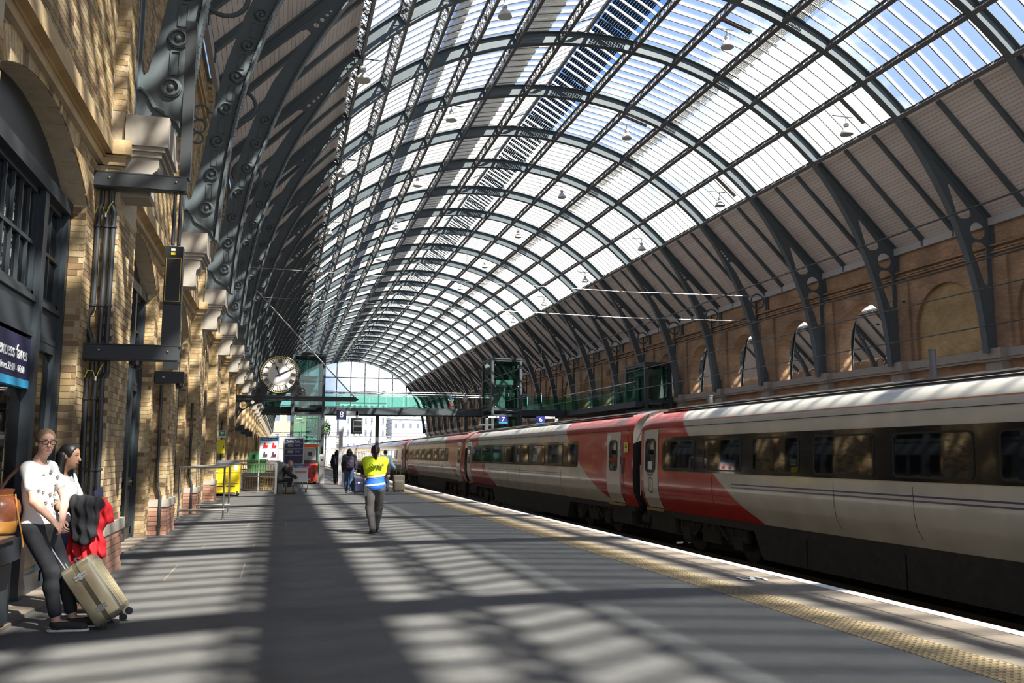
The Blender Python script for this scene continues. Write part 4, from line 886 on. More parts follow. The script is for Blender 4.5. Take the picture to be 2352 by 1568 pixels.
# ================================================================ overhead wires, hanging rods, flues
for x, z, lb in ((7.47, 4.26, 'topmost thin black overhead wire above the empty track'), (7.47, 3.64, 'lower thin black overhead wire above the empty track'), (11.27, 4.24, 'upper thin black overhead wire above the train'), (11.27, 3.61, 'lower thin black overhead wire just above the train roof')):
    t = thing('overhead_wire', lb, 'wire', (x, 0, z)); MB().cyl((0, -5, 0), (0, 178, 0), .011, n=5).build('wire', BLACK, t)
    MB().cyl((0, 178, 0), (0, 178.2, 0), .03, n=5).build('clamp', BLACK, t)
for x, y, z0, z1, lb in ((8.4, 40, 7.3, 20.1, 'thin rod hanging from the roof left of centre'), (12.11, 40, 5.9, 20.6, 'thin rod hanging from the roof near the middle')):
    t = thing('hanging_rod', lb, 'rod', (x, y, 0)); MB().cyl((0, 0, z0), (0, 0, z1), .008, n=5).build('rod', IRON, t); m = MB()
    for q in range(5): m.lathe([(.01, 0), (.035, .03), (.01, .06)], (0, 0, z0 + .15 + q*.07), n=8)
    m.build('insulator', IRON, t)
for y, x1, x2, z, lb in ((36.0, 9.0, 20.5, 8.9, 'upper pale horizontal cable crossing in front of the right arches'), (38.0, 9.0, 22.5, 8.05, 'lower pale horizontal cable crossing in front of the right arches')):
    t = thing('span_wire', lb, 'wire', (0, y, z)); MB().tube([(-1.5, 0, .1), ((x1+x2)/2, 0, -.12), (29.72, 0, .1)], .009, 5).build('wire', STAINLESS, t); MB().cyl((29.6, 0, .1), (29.74, 0, .1), .05, n=6).build('anchor', IRON, t)
for x, y, z, lb in ((20.0, 23.1, 4.82, 'grey flue pipe rising behind the nearest coach'), (16.3, 31.0, 3.8, 'grey flue pipe rising beside the dark lift tower')):
    t = thing('flue_pipe', lb, 'pipe', (x, y, 0)); m = MB(); m.lathe([(0, 0), (.11, 0), (.11, z - .04), (.125, z - .04), (.125, z), (.0, z)], n=16); m.build('pipe', mat('flue_grey', (.13, .14, .15), .6) if 'flue_grey' not in bpy.data.materials else bpy.data.materials['flue_grey'], t, smooth=40); MB().cyl((0, 0, 0), (0, 0, .04), .2, n=16).build('base', IRON, t)
# ================================================================ roof lamps
BELL = mat('lamp_shade', (.62, .60, .56), .35, .2); LENS = mat('lamp_lens', (.5, .45, .35), .3)
lp = thing('roof_lamp', None, 'lamp')
m = MB(); m.lathe([(.0, 0), (.29, 0), (.30, .03), (.27, .1), (.17, .26), (.10, .33), (0, .34)], (0, 0, -.62), n=16); m.build('shade', BELL, lp, smooth=50)
m = MB(); m.lathe([(0, .0), (.1, .01), (.13, .08), (.11, .16), (0, .18)], (0, 0, -.26), n=12); m.build('gear_housing', BELL, lp, smooth=50)
MB().lathe([(0, 0), (.26, 0), (.26, .02), (0, .02)], (0, 0, -.61), n=16).build('lens', LENS, lp)
m = MB(); m.cyl((0, 0, -.1), (0, 0, .25), .02, n=6).bx(-.7, .35, -.02, .02, .2, .24); m.build('hanger', IRON, lp)
rows = [('left edge of the glass', 2.47, 15.2, [18.7, 30.39, 41.61, 53.5, 65.5, 77.5, 89.5]), ('left of the roof crown', 8.12, 19.07, [19.9, 31.66, 42.9, 54.5, 65.67, 77, 88.5]), ('right of the solar panels', 18.43, 19.48, [20.5, 32.49, 43.99, 55.78, 67.37, 79.45, 91]), ('right edge of the glass', 24.37, 16.12, [20.7, 32.62, 44.41, 55.83, 67.7, 79.56, 91])]
ON = ['nearest', 'second', 'third', 'fourth', 'fifth', 'sixth', 'seventh']; first = True
for nm, x, z, ys in rows:
    vis = 0
    for y in ys:
        q = proj((x, y, z))
        if not (0 < q[0] < 2352 and 0 < q[1] < 1568): continue
        t = lp if first else copy_tree(lp); first = False
        t.location = (x, y, z + .35); t.rotation_euler = (0, 0, 0 if x > XC else PI)
        t['label'] = '%s bell shaped roof lamp in the row at the %s' % (ON[vis], nm) if 'edge' in nm else '%s bell shaped roof lamp in the row %s' % (ON[vis], nm); t['group'] = 'bell lamps under the roof glass'; vis += 1
for x, y, sgn_ in [(24.6, y, 1) for y in (32.9, 44.7, 56.1, 68)] + [(18.7, y, 1) for y in (32.8, 44.3, 56.1)]:
    q = math.atan2(x - XC + .9, 1); A = math.degrees(math.asin((x - XC + .3) / RG)); 
    MB().bx(-.8, .8, -.32, .0, -.1, -.05).build('maintenance_plate', BROWNIRON, ceiling).matrix_local = MX.Translation((XC + (RG) * math.sin(R(A)), y, ZC + RG * math.cos(R(A)))) @ MX.Rotation(R(A), 4, 'Y')
# ================================================================ people: bodies grown from distance fields
EYEW = mat('eye_white', (.55, .50, .46), .4)
def smin(a, b, k):
    h = np.clip(.5 + .5 * (b - a) / k, 0, 1); return b + (a - b) * h - k * h * (1 - h)
def field(prims, X, inf=0):
    D = None
    for p in prims:
        if p[0] == 'c':
            a, b, ra, rb = np.array(p[1]), np.array(p[2]), p[3], p[4]; ba = b - a; L2 = max(1e-9, ba @ ba)
            h = np.clip(((X - a) @ ba) / L2, 0, 1); d = np.linalg.norm(X - a - h[..., None] * ba, axis=-1) - (ra + h * (rb - ra)); k = p[5] if len(p) > 5 else .03
        elif p[0] == 'e':
            q = (X - np.array(p[1])) @ np.array(p[3]).T if len(p) > 3 and p[3] is not None else X - np.array(p[1]); r = np.array(p[2], float)
            kk = np.linalg.norm(q / r, axis=-1); k2 = np.linalg.norm(q / (r * r), axis=-1); d = kk * (kk - 1) / np.maximum(k2, 1e-6); k = p[4] if len(p) > 4 else .03
        else:
            q = np.abs((X - np.array(p[1])) @ np.array(p[4]).T if p[4] is not None else X - np.array(p[1])) - (np.array(p[2]) - p[3])
            d = np.linalg.norm(np.maximum(q, 0), axis=-1) + np.minimum(q.max(-1), 0) - p[3]; k = .02
        d = d - inf; D = d if D is None else smin(D, d, k)
    return D
def bounds(prims, m):
    lo, hi = np.full(3, 1e9), np.full(3, -1e9)
    for p in prims:
        if p[0] == 'c': P = [np.array(p[1]), np.array(p[2])]; r = max(p[3], p[4])
        else: P = [np.array(p[1])]; r = max(p[2]) * (1.5 if p[0] == 'b' else 1)
        for q in P: lo = np.minimum(lo, q - r); hi = np.maximum(hi, q + r)
    return lo - m, hi + m
def netmesh(prims, h, inf=0, clip=None):
    lo, hi = bounds(prims, inf + 2.5 * h); n = np.maximum(4, np.ceil((hi - lo) / h).astype(int))
    X = np.stack(np.meshgrid(*[lo[i] + h * np.arange(n[i]) for i in range(3)], indexing='ij'), -1)
    D = field(prims, X, inf)
    if clip is not None: D = np.maximum(D, clip(X))
    D = np.pad(D[1:-1, 1:-1, 1:-1], 1, constant_values=1.0); S = D < 0
    cnt = sum(S[i:n[0]-1+i, j:n[1]-1+j, k:n[2]-1+k].astype(np.int8) for i in (0, 1) for j in (0, 1) for k in (0, 1))
    act = (cnt > 0) & (cnt < 8); idx = np.full(act.shape, -1); I = np.argwhere(act); idx[act] = np.arange(len(I))
    acc = np.zeros((len(I), 3)); num = np.zeros(len(I)); cs = [(i, j, k) for i in (0, 1) for j in (0, 1) for k in (0, 1)]
    for a in cs:
        for b in cs:
            if sum(b) - sum(a) == 1 and all(y >= x for x, y in zip(a, b)):
                da, db = D[tuple((I + a).T)], D[tuple((I + b).T)]; c = (da < 0) != (db < 0); t = np.where(c, da / np.where(da == db, 1, da - db), 0)
                acc += (np.array(a) + t[:, None] * (np.array(b) - np.array(a))) * c[:, None]; num += c
    verts = lo + h * (I + acc / np.maximum(num, 1)[:, None]); F = []
    for ax in range(3):
        e = np.zeros(3, int); e[ax] = 1; u, v = [(1, 2), (2, 0), (0, 1)][ax]; eu = np.zeros(3, int); eu[u] = 1; ev = np.zeros(3, int); ev[v] = 1
        sl0 = tuple(slice(0, n[i] - 1) if i == ax else slice(1, n[i] - 1) for i in range(3)); sl1 = tuple(slice(1, n[i]) if i == ax else slice(1, n[i] - 1) for i in range(3))
        ch = S[sl0] != S[sl1]; G = np.argwhere(ch) + (1 - e); neg = S[sl0][ch]
        q = np.stack([idx[tuple((G - eu - ev).T)], idx[tuple((G - ev).T)], idx[tuple(G.T)], idx[tuple((G - eu).T)]], 1)
        q[~neg] = q[~neg][:, ::-1]; F.append(q)
    F = np.concatenate(F); F = F[(F >= 0).all(1)]
    return verts, F
def sdfobj(name, prims, m, parent, h=.012, inf=0, clip=None, off=(0,0,0), extra=None, label=None):
    v, f = netmesh(prims, h, inf, clip); v = v - np.array(off); me = bpy.data.meshes.new(name)
    vs, fs = v.tolist(), f.tolist()
    if extra is not None: b = len(vs); vs += [tuple(V(p) - V(off)) for p in extra.v]; fs += [[b + i for i in q] for q in extra.f]
    me.from_pydata(vs, [], fs); me.materials.append(m); me.shade_smooth(); return inst(name, me, parent, label=label)
SKINA = mat('skin_pale', (.58, .33, .24), .55, var=.05); SKINB = mat('skin_tan', (.36, .19, .12), .55, var=.05)
HAIRB = mat('hair_black', (.012, .010, .010), .45, bump=.12, bscale=60); HAIRF = mat('hair_fair', (.22, .13, .07), .5, bump=.3, bscale=120)
TEEW = mat('white_tshirt', (.60, .60, .61), .8, bump=.15, bscale=25); JEANB = mat('black_denim', (.022, .023, .028), .8, var=.3, vscale=14, bump=.2, bscale=40); JEAN = mat('blue_denim', (.05, .09, .20), .8, var=.25, vscale=14)
GREYT = mat('grey_trousers', (.10, .09, .09), .85, var=.2, vscale=12, bump=.2, bscale=20); DARKC = mat('dark_cloth', (.018, .018, .022), .85, bump=.3, bscale=22); REDC = mat('red_cloth', (.60, .012, .02), .75, bump=.3, bscale=18)
HIVIS = mat('hivis_yellow', (.70, .86, .01), .6, bump=.2, bscale=18); HIBLUE = mat('vest_blue', (.012, .11, .50), .6, bump=.2, bscale=18); REFL = mat('reflective_band', (.42, .42, .40), .4); LEATH = mat('brown_leather', (.22, .07, .03), .35, var=.3, vscale=14, bump=.3, bscale=16); TAN = mat('tan_leather', (.42, .19, .035), .45, var=.2)
DENIML = mat('pale_denim', (.30, .42, .52), .8); SHOEW = mat('white_shoe', (.75, .75, .73), .6); SHOEB = mat('dark_shoe', (.03, .028, .025), .7); PURPLE = mat('purple_nylon', (.035, .02, .05), .6); NAVYC = mat('navy_nylon', (.02, .025, .07), .6); BEIGE = mat('beige_nylon', (.25, .21, .15), .7)
def person(name, label, j, fwd, hf, skin, wear, hair, h=.012, s=1.0, group=None):
    A = lambda p: np.array(p, float)
    J = {k: A(v) for k, v in j.items()}; base = J.get('base', A((J['pelvis'][0], J['pelvis'][1], 0)))
    t = thing(name, label, 'person', tuple(base), group=group)
    fw_ = A((*fwd, 0)); fw_ /= np.linalg.norm(fw_); lf = A((-fw_[1], fw_[0], 0)); up = J['chest'] - J['pelvis']; up /= np.linalg.norm(up); f2 = np.cross(lf, up); Rm = np.stack([lf, f2, up])
    hf = A(hf); hf /= np.linalg.norm(hf); hl = np.cross(A((0, 0, 1)), hf); hl /= np.linalg.norm(hl); hu = np.cross(hf, hl); Hm = np.stack([hl, hf, hu])
    H = J['head']; hp = lambda x, y, z: H + (hl * x + hf * y + hu * z) * s
    torso = [('e', J['chest'], (.145*s, .1*s, .19*s), Rm, .06), ('e', (J['chest'] + J['pelvis']) / 2, (.125*s, .095*s, .16*s), Rm, .06), ('e', J['pelvis'], (.165*s, .118*s, .13*s), Rm, .06),
             ('c', J['shL'], J['shR'], .05*s, .05*s, .06)]
    if wear.get('female', 1): torso += [('e', J['chest'] + lf*q*.065*s + f2*.075*s - up*.0*s, (.06*s, .05*s, .06*s), Rm, .05) for q in (-1, 1)]
    hips = {q: J['pelvis'] + lf * (.088*s if q == 'L' else -.088*s) - up * .05*s for q in 'LR'}
    arms = {q: [('c', J['sh'+q], J['el'+q], .046*s, .037*s, .03), ('c', J['el'+q], J['el'+q]*.65 + J['wr'+q]*.35, .039*s, .038*s, .02), ('c', J['el'+q]*.65 + J['wr'+q]*.35, J['wr'+q], .038*s, .025*s, .02)] for q in 'LR'}
    legs = {}
    for q in 'LR':
        kn, an = J['kn'+q], J['an'+q]; mid = kn * .68 + an * .32 - fw_ * .015 * s
        legs[q] = [('c', hips[q], kn, .088*s, .056*s, .04), ('c', kn, mid, .056*s, .056*s, .03), ('c', mid, an, .054*s, .036*s, .03)]
    foot = {q: [('c', J['an'+q] - A((0, 0, .035)), J['to'+q], .042*s, .034*s, .02), ('e', J['an'+q] * .85 + J['to'+q] * .15 - A((0, 0, .045)), (.045*s, .045*s, .035*s), None, .02)] for q in 'LR'}
    head = [('c', J['chest'] + up*.19*s, H - hu*.085*s - hf*.015*s, .058*s, .05*s, .03), ('e', hp(0, -.012, .03), (.076*s, .096*s, .092*s), Hm, .03), ('e', hp(0, .022, -.045), (.058*s, .068*s, .075*s), Hm, .03), ('e', hp(0, .05, -.09), (.028*s, .026*s, .022*s), Hm, .02),
            ('c', hp(0, .088, .01), hp(0, .106, -.028), .009*s, .014*s, .012), ('e', hp(0, .082, -.062), (.024*s, .012*s, .008*s), Hm, .006), ('e', hp(-.078, -.012, -.005), (.01*s, .02*s, .032*s), Hm, .008), ('e', hp(.078, -.012, -.005), (.01*s, .02*s, .032*s), Hm, .008)]
    hand = []; ex = MB()
    for q in 'LR':
        w = J['wr'+q]; hd = J.get('hd'+q); hd = (w - J['el'+q]) if hd is None else hd; hd = hd / np.linalg.norm(hd); side = np.cross(hd, fw_ if abs(hd @ fw_) < .9 else A((0, 0, 1))); side /= np.linalg.norm(side); pn = np.cross(hd, side)
        if wear.get('palm' + q) is not None: pn = A(wear['palm' + q]); pn /= np.linalg.norm(pn); side = np.cross(pn, hd); side /= np.linalg.norm(side); pn = np.cross(hd, side)
        Hd = np.stack([side, pn, hd]); hand += [('e', w + hd*.045*s, (.04*s, .017*s, .052*s), Hd, .02)]
        for i, ln in enumerate((.068, .078, .073, .058)):
            b = w + hd*.082*s + side*(-.03 + .02*i)*s; c1 = b + (hd*.8 + pn*.45)*ln*.5*s; c2 = c1 + (hd*.2 + pn*.95)*ln*.4*s; c3 = c2 + (-hd*.4 + pn*.8)*ln*.25*s
            ex.tube([V(b - hd*.02), V(b), V(c1), V(c2), V(c3)], [.0095*s, .0095*s, .009*s, .008*s, .006*s], 6)
        b = w + hd*.03*s - side*.032*s; ex.tube([V(b + side*.01), V(b - side*.012*s + hd*.02*s + pn*.01*s), V(b - side*.016*s + hd*.045*s + pn*.025*s), V(b - side*.004*s + hd*.062*s + pn*.035*s)], [.012*s, .012*s, .0105*s, .007*s], 6)
    bodyp = torso + arms['L'] + arms['R'] + legs['L'] + legs['R'] + head + hand + foot['L'] + foot['R']
    sdfobj('body', bodyp, skin, t, h, off=base, extra=ex)
    for q in (-1, 1):                                   # eyes and brows
        m = MB(); m.ball(hp(q*.031, .068, .012), .0118*s, 8); m.mi = 1; m.ball(hp(q*.031, .0755, .012), .006*s, 8); o = m.build('eye', [EYEW, BLACK], t, smooth=True, M=MX.Translation(V(-base)))
    m = MB()
    for q in (-1, 1): m.tube([V(hp(q*.014, .092, .034)), V(hp(q*.032, .092, .04)), V(hp(q*.052, .08, .034))], .0038*s, 5)
    m.build('eyebrows', hair[0], t, M=MX.Translation(V(-base)), kind='stuff')
    m = MB(); m.tube([V(hp(-.024, .086, -.06)), V(hp(0, .097, -.061)), V(hp(.024, .086, -.06))], [.003*s, .006*s, .003*s], 5); m.build('lips', mat('lips', (.45, .16, .14), .5) if 'lips' not in bpy.data.materials else bpy.data.materials['lips'], t, M=MX.Translation(V(-base)))
    # hair
    hm, kind = hair[0], hair[1]; cap = [('e', hp(0, -.02, .035), (.086*s, .104*s, .1*s), Hm, .02)]
    cl = lambda X: np.maximum((X - H) @ hf - .052*s - .25 * ((X - H) @ hu - .05*s), -((X - H) @ hu) - .055*s - np.maximum(0, -((X - H) @ hf)) * .6)
    extra = []
    if kind == 'long': extra = [('c', hp(q*.06, -.05, .0), hp(q*.085, -.05, -.17), .05*s, .045*s, .03) for q in (-1, 1)] + [('c', hp(q*.085, -.05, -.17), hp(q*.10, .0, -.27), .045*s, .03*s, .03) for q in (-1, 1)] + [('c', hp(0, -.08, 0), hp(0, -.1, -.24), .07*s, .05*s, .03)]
    if kind == 'tail': extra = [('c', hp(0, -.1, .04), hp(0, -.13, -.02), .045*s, .045*s, .02), ('c', hp(0, -.13, -.02), hp(0, -.12, -.17), .045*s, .02*s, .02)]
    if kind == 'bun': extra = [('e', hp(0, -.11, .06), (.05*s, .045*s, .05*s), None, .02)]
    v1, f1 = netmesh(cap, min(h, .012), 0, cl)
    if extra: v2, f2_ = netmesh(extra, min(h, .012)); f1 = np.concatenate([f1, f2_ + len(v1)]); v1 = np.concatenate([v1, v2])
    me = bpy.data.meshes.new('hair'); me.from_pydata((v1 - base).tolist(), [], f1.tolist()); me.materials.append(hm); me.shade_smooth(); inst('hair', me, t)
    # clothes
    if 'top' in wear:
        m, sl, hem = wear['top']; pr = list(torso)
        for q in 'LR': pr.append(('c', J['sh'+q], J['sh'+q]*(1-min(sl, 1)) + J['el'+q]*min(sl, 1), .05*s, (.05 - .006*sl)*s, .03))
        if sl > 1:
            for q in 'LR': pr.append(('c', J['el'+q], J['el'+q]*(2-sl) + J['wr'+q]*(sl-1), .044*s, .034*s, .03))
        cz = lambda X: np.maximum(np.maximum(hem - X[..., 2], np.linalg.norm(X - (J['chest'] + up*.245*s + f2*.02), axis=-1) * -1 + wear.get('neck', .085)*s), -1)
        pass
        sdfobj(wear.get('topname', 'shirt'), pr, m, t, h, .012 + wear.get('loose', 0), cz, base)
    if 'legs' in wear:
        m, cut = wear['legs']; pr = [torso[2]]
        for q in 'LR': L = legs[q]; a, b = L[2][1], L[2][2]; pr += [L[0], L[1], ('c', a, a*(1-cut) + b*cut, .054*s, (.054 - .012*cut)*s, .03)]
        tp = wear.get('waist', J['pelvis'][2] + .09); sdfobj('trousers', pr, m, t, h, .01 + wear.get('legloose', 0), lambda X: X[..., 2] - tp, base)
    for q in 'LR':
        m = wear.get('shoe', SHOEB)
        sh = sdfobj('shoe', foot[q], m, t, min(h, .01), .01, lambda X: np.maximum(X[..., 2] - wear.get('shoetop', .10), .006 - X[..., 2]), base)
        if h < .015:
            a, b = J['an'+q] * 1.0, J['to'+q]; d = b - a; d[2] = 0; d /= np.linalg.norm(d); sdfobj('sole', [('c', a * A((1, 1, 0)) + A((0, 0, .012)) - d*.02, b * A((1, 1, 0)) + A((0, 0, .012)) + d*.01, .05, .046)], wear.get('sole', SHOEW), sh, .008, 0, lambda X: np.maximum(X[..., 2] - .02, -X[..., 2]), base)
    return t, J, hp, (lf, f2, up), base
def frame_glasses(t, hp, base, m):
    g = MB()
    for q in (-1, 1):
        c = [V(hp(q*.034 + .027*math.cos(a)*(1 if abs(math.cos(a)) < .8 else .97), .108, .008 + .021*math.sin(a))) for a in [2*PI*i/14 for i in range(15)]]; g.tube(c, .0032, 5)
        g.tube([V(hp(q*.062, .105, .014)), V(hp(q*.083, .07, .014)), V(hp(q*.085, -.01, .012))], .0032, 5)
    g.tube([V(hp(-.009, .108, .012)), V(hp(0, .112, .015)), V(hp(.009, .108, .012))], .003, 5); g.build('glasses', m, t, M=MX.Translation(V(-base)), label='black framed glasses')
# --- fair haired person leaning on the counter
p1, J1, hp1, fr1, b1 = person('person', 'fair haired person in glasses and white starred t-shirt leaning by the gold suitcase',
    dict(base=(-1.75, 8.45, 0), pelvis=(-2.0, 8.48, .90), chest=(-2.03, 8.48, 1.24), head=(-1.98, 8.44, 1.60), shR=(-2.08, 8.36, 1.375), shL=(-1.975, 8.60, 1.375), elR=(-2.0, 8.27, 1.10), wrR=(-1.84, 8.28, .93), elL=(-1.83, 8.58, 1.12), wrL=(-1.79, 8.36, .93), knR=(-1.86, 8.40, .50), anR=(-1.80, 8.40, .10), toR=(-1.58, 8.37, .035), knL=(-1.80, 8.58, .50), anL=(-1.70, 8.55, .10), toL=(-1.50, 8.56, .035)),
    (.9, -.43), (.50, -.86, -.06), SKINA, dict(top=(TEEW, .55, .90), legs=(JEANB, .78), shoe=SHOEB, loose=.004, shoetop=.085, palmR=(.6, .1, -.8), palmL=(.6, -.3, -.8), neck=.10), (HAIRF, 'bun'), h=.009, s=.93)
frame_glasses(p1, hp1, b1, BLACK)
st_ = MB(); lf_, f_, up_ = fr1
for (a, z) in ((-.06, .07), (.02, .10), (.08, .05), (-.03, 0), (.05, -.02), (-.07, -.07), (.0, -.09), (.07, -.1), (-.04, -.16), (.04, -.18), (.09, -.17), (-.02, -.25), (.06, -.26)):
    c = V(J1['chest'] + lf_*a + up_*z) ; yy = .125 - abs(a)*.25 + (.03 if -.06 < z < .06 and abs(a) > .03 else -.005 if z < -.1 else 0); P = [c + V(f_*(yy + .008)) + (V(lf_)*math.sin(2*PI*i/10) + V(up_)*math.cos(2*PI*i/10))*(.018 if i % 2 == 0 else .007) for i in range(10)]
    st_.add(P + [p - V(f_)*.016 for p in P], [tuple(range(10)), tuple(range(19, 9, -1))] + [(i, (i+1) % 10, 10+(i+1) % 10, 10+i) for i in range(10)])
st_.build('star_print', mat('star_print', (.34, .30, .25), .5, .3), p1, M=MX.Translation(V(-b1)), kind='stuff')
# --- dark haired person behind
p2, J2, hp2, fr2, b2_ = person('person', 'dark haired person in profile with a white top, holding coats by the pipes',
    dict(base=(-1.85, 9.25, 0), pelvis=(-2.0, 9.3, .84), chest=(-2.03, 9.3, 1.14), head=(-1.95, 9.28, 1.48), shR=(-2.04, 9.14, 1.26), shL=(-1.99, 9.46, 1.26), elR=(-1.97, 9.06, 1.0), wrR=(-1.73, 9.12, .99), elL=(-1.86, 9.44, 1.0), wrL=(-1.70, 9.22, 1.04), knR=(-1.90, 9.22, .46), anR=(-1.86, 9.2, .09), toR=(-1.66, 9.17, .035), knL=(-1.86, 9.36, .46), anL=(-1.78, 9.34, .09), toL=(-1.58, 9.32, .035)),
    (.97, -.25), (.94, -.32, -.12), SKINB, dict(top=(TEEW, .6, .86), legs=(JEAN, .85), shoe=SHOEB, neck=.13, loose=.005, shoetop=.06), (HAIRB, 'long'), h=.009, s=.93)
m = MB(); m.obx((-1.655, 9.16, 1.10), (.035, .0, .02), (0, .006, 0), (-.01, 0, .07)); ph = m.build('mobile_phone', NAVYC, None); tag(ph, 'blue mobile phone held by the dark haired person', 'phone')
def cloth(name, label, prims, m, h=.011, cat='coat'):
    c = np.mean([np.array(p[1]) for p in prims], 0); o = thing(name, label, cat, tuple(c)); b = sdfobj('cloth', prims, m, o, h, off=c)
    for v in b.data.vertices: x, y, z = v.co; v.co = (x + .008*math.sin(z*38 + y*20), y + .013*math.sin(x*85 + z*11) + .006*math.sin(z*45 + x*30), z + .006*math.sin(x*60))
    return o
cloth('black_coat', 'black coat folded over the dark haired person\'s arm', [('c', (-1.82, 9.02, 1.05), (-1.66, 9.06, 1.04), .075, .07), ('c', (-1.81, 9.0, 1.02), (-1.80, 8.99, .74), .065, .05), ('c', (-1.73, 8.99, 1.02), (-1.73, 8.98, .70), .06, .05), ('c', (-1.66, 9.02, 1.0), (-1.67, 9.0, .76), .05, .045), ('c', (-1.79, 9.08, .98), (-1.76, 9.06, .72), .06, .05)], DARKC)
rj = cloth('red_jacket', 'red jacket hanging beneath the black coat', [('c', (-1.62, 9.14, 1.04), (-1.56, 9.12, .90), .055, .06), ('c', (-1.60, 9.1, .95), (-1.66, 9.1, .70), .05, .05), ('c', (-1.82, 9.1, .72), (-1.83, 9.1, .50), .075, .07), ('c', (-1.72, 9.1, .74), (-1.75, 9.1, .48), .07, .07), ('c', (-1.63, 9.1, .72), (-1.60, 9.1, .58), .05, .055), ('c', (-1.66, 9.05, .66), (-1.67, 9.04, .36), .028, .028)], REDC)
# --- person in yellow vest walking away
p3, J3, hp3, fr3, b3 = person('person', 'person in yellow and blue hi-vis vest walking away along the platform',
    dict(base=(1.78, 16.95, 0), pelvis=(1.79, 16.95, .90), chest=(1.79, 16.95, 1.21), head=(1.79, 17.0, 1.545), shL=(1.60, 16.95, 1.37), shR=(1.98, 16.95, 1.36), elL=(1.56, 17.06, 1.10), wrL=(1.66, 17.22, 1.05), elR=(2.04, 17.0, 1.08), wrR=(1.96, 17.16, .96), knL=(1.70, 16.98, .48), anL=(1.76, 16.88, .10), toL=(1.75, 17.08, .035), knR=(1.89, 17.14, .48), anR=(1.86, 17.30, .12), toR=(1.87, 17.49, .05)),
    (0, 1), (.02, 1, -.1), SKINB, dict(top=(DARKC, .75, .86), legs=(GREYT, .97), shoe=SHOEB, sole=SHOEB, legloose=.012, shoetop=.12, waist=.99), (HAIRB, 'tail'), h=.011)
A3 = lambda p: np.array(p, float)
vp_ = [('e', J3['chest'], (.175, .125, .2), None, .06), ('e', (J3['chest'] + J3['pelvis'])/2, (.155, .12, .17), None, .06), ('e', J3['pelvis'], (.185, .135, .14), None, .06), ('c', A3((1.62, 16.95, 1.375)), A3((1.96, 16.95, 1.37)), .068, .068, .06), ('c', A3((1.63, 16.95, 1.33)), A3((1.66, 16.95, 1.15)), .07, .06), ('c', A3((1.95, 16.95, 1.33)), A3((1.92, 16.95, 1.15)), .07, .06)]
band = lambda z0, z1: (lambda X: np.maximum(z0 + .12*(X[..., 0] - 1.79) - X[..., 2], X[..., 2] - z1 - .12*(X[..., 0] - 1.79)))
neckc = lambda z0, z1: (lambda X: np.maximum(band(z0, z1)(X), .075 - np.linalg.norm(X - A3((1.79, 16.97, 1.46)), axis=-1)))
vst = sdfobj('vest', vp_, HIVIS, p3, .011, .018, neckc(1.10, 1.7), b3, label='bright yellow upper part of the vest')
sdfobj('vest_lower', vp_, HIBLUE, p3, .011, .018, band(.82, 1.05), b3, label='blue lower part of the vest')
sdfobj('reflective_band', vp_, REFL, p3, .011, .02, band(1.05, 1.10), b3); sdfobj('reflective_band', vp_, REFL, p3, .011, .022, band(.90, .945), b3)
text('Churchill', .075, face_mx(V((1.79, 16.775, 1.29)) - V(b3), (1, 0, 0), (0, 0, 1)), DARKC, p3, extrude=.028)
m = MB(); m.obx((1.61, 16.9, .80), (.03, 0, 0), (0, .05, 0), (0, 0, .09)); m.build('pouch', DARKC, p3, M=MX.Translation(V(-b3)))
# --- walkers farther away
def walker(label, x, y, s, top, legs, skin, hair, shoe, ph_=1, fwd=(0, 1), topn='jacket', armR=None):
    q = lambda dx, dy, z: (x + dx*s, y + dy*s, z*s)
    d = dict(base=(x, y, 0), pelvis=q(0, 0, .92), chest=q(0, .02, 1.25), head=q(0, .05, 1.58), shL=q(-.18, .02, 1.41), shR=q(.18, .02, 1.41), elL=q(-.24, -.02*ph_, 1.12), wrL=q(-.22, .12, .90), elR=q(.25, -.03, 1.13), wrR=q(*(armR or (.24, .08, .88))),
             knL=q(-.09, .12*ph_ + .05, .50), anL=q(-.08, .18*ph_, .10), knR=q(.09, -.08*ph_ + .05, .50), anR=q(.08, -.24*ph_, .12), toL=q(-.08, .18*ph_ + .2, .04), toR=q(.08, -.24*ph_ + .19, .035))
    return person('person', label, d, fwd, (0.05, 1, -.1), skin, dict(top=(top, 1.9, .84*s), legs=(legs, .95), shoe=shoe, loose=.018, topname=topn, shoetop=.13, legloose=.01), hair, h=.018, s=s)
def backpack(label, x, y, z, m, accent, w=.34, hh=.46):
    t = thing('backpack', label, 'backpack', (x, y, z)); sdfobj('pack', [('b', (0, 0, 0), (w/2, .10, hh/2), .09, None), ('b', (0, -.1, -.06), (w*.36, .05, hh*.28), .04, None)], m, t, .016)
    s = MB()
    for q in (-1, 1): s.tube([(q*.09, .1, hh*.42), (q*.13, .16, hh*.5), (q*.14, .3, hh*.42)], .018, 6); s.build('strap', accent, t); s = MB()
    a = MB(); a.tube([(-w*.22, -.155, .0), (0, -.165, -.09), (w*.22, -.155, .0)], .014, 6); a.build('trim', accent, t); return t
walker('person with navy and red backpack walking farthest ahead beside the train', 2.78, 44.5, 1.0, DARKC, DARKC, SKINB, (HAIRB, 'long'), mat('pink_shoe', (.7, .22, .15), .6), -1)
backpack('navy backpack with red straps on the farthest walker', 2.78, 44.26, 1.18, NAVYC, REDC)
walker('person in dark jacket and jeans walking with a purple backpack and navy suitcase', 2.62, 34.3, 1.0, DARKC, JEAN, SKINB, (HAIRB, 'long'), SHOEW, 1, armR=(.25, -.02, .95))
backpack('dark purple backpack on the walker in jeans', 2.6, 34.05, 1.17, PURPLE, mat('grey_strap', (.15, .13, .16), .7), .36, .52)
walker('person in pale denim jacket pulling a beige suitcase near the train', 4.25, 36.3, .98, DENIML, JEAN, SKINB, (HAIRB, 'bun'), mat('brown_shoe', (.2, .08, .04), .6), 1, armR=(.36, -.2, .96))
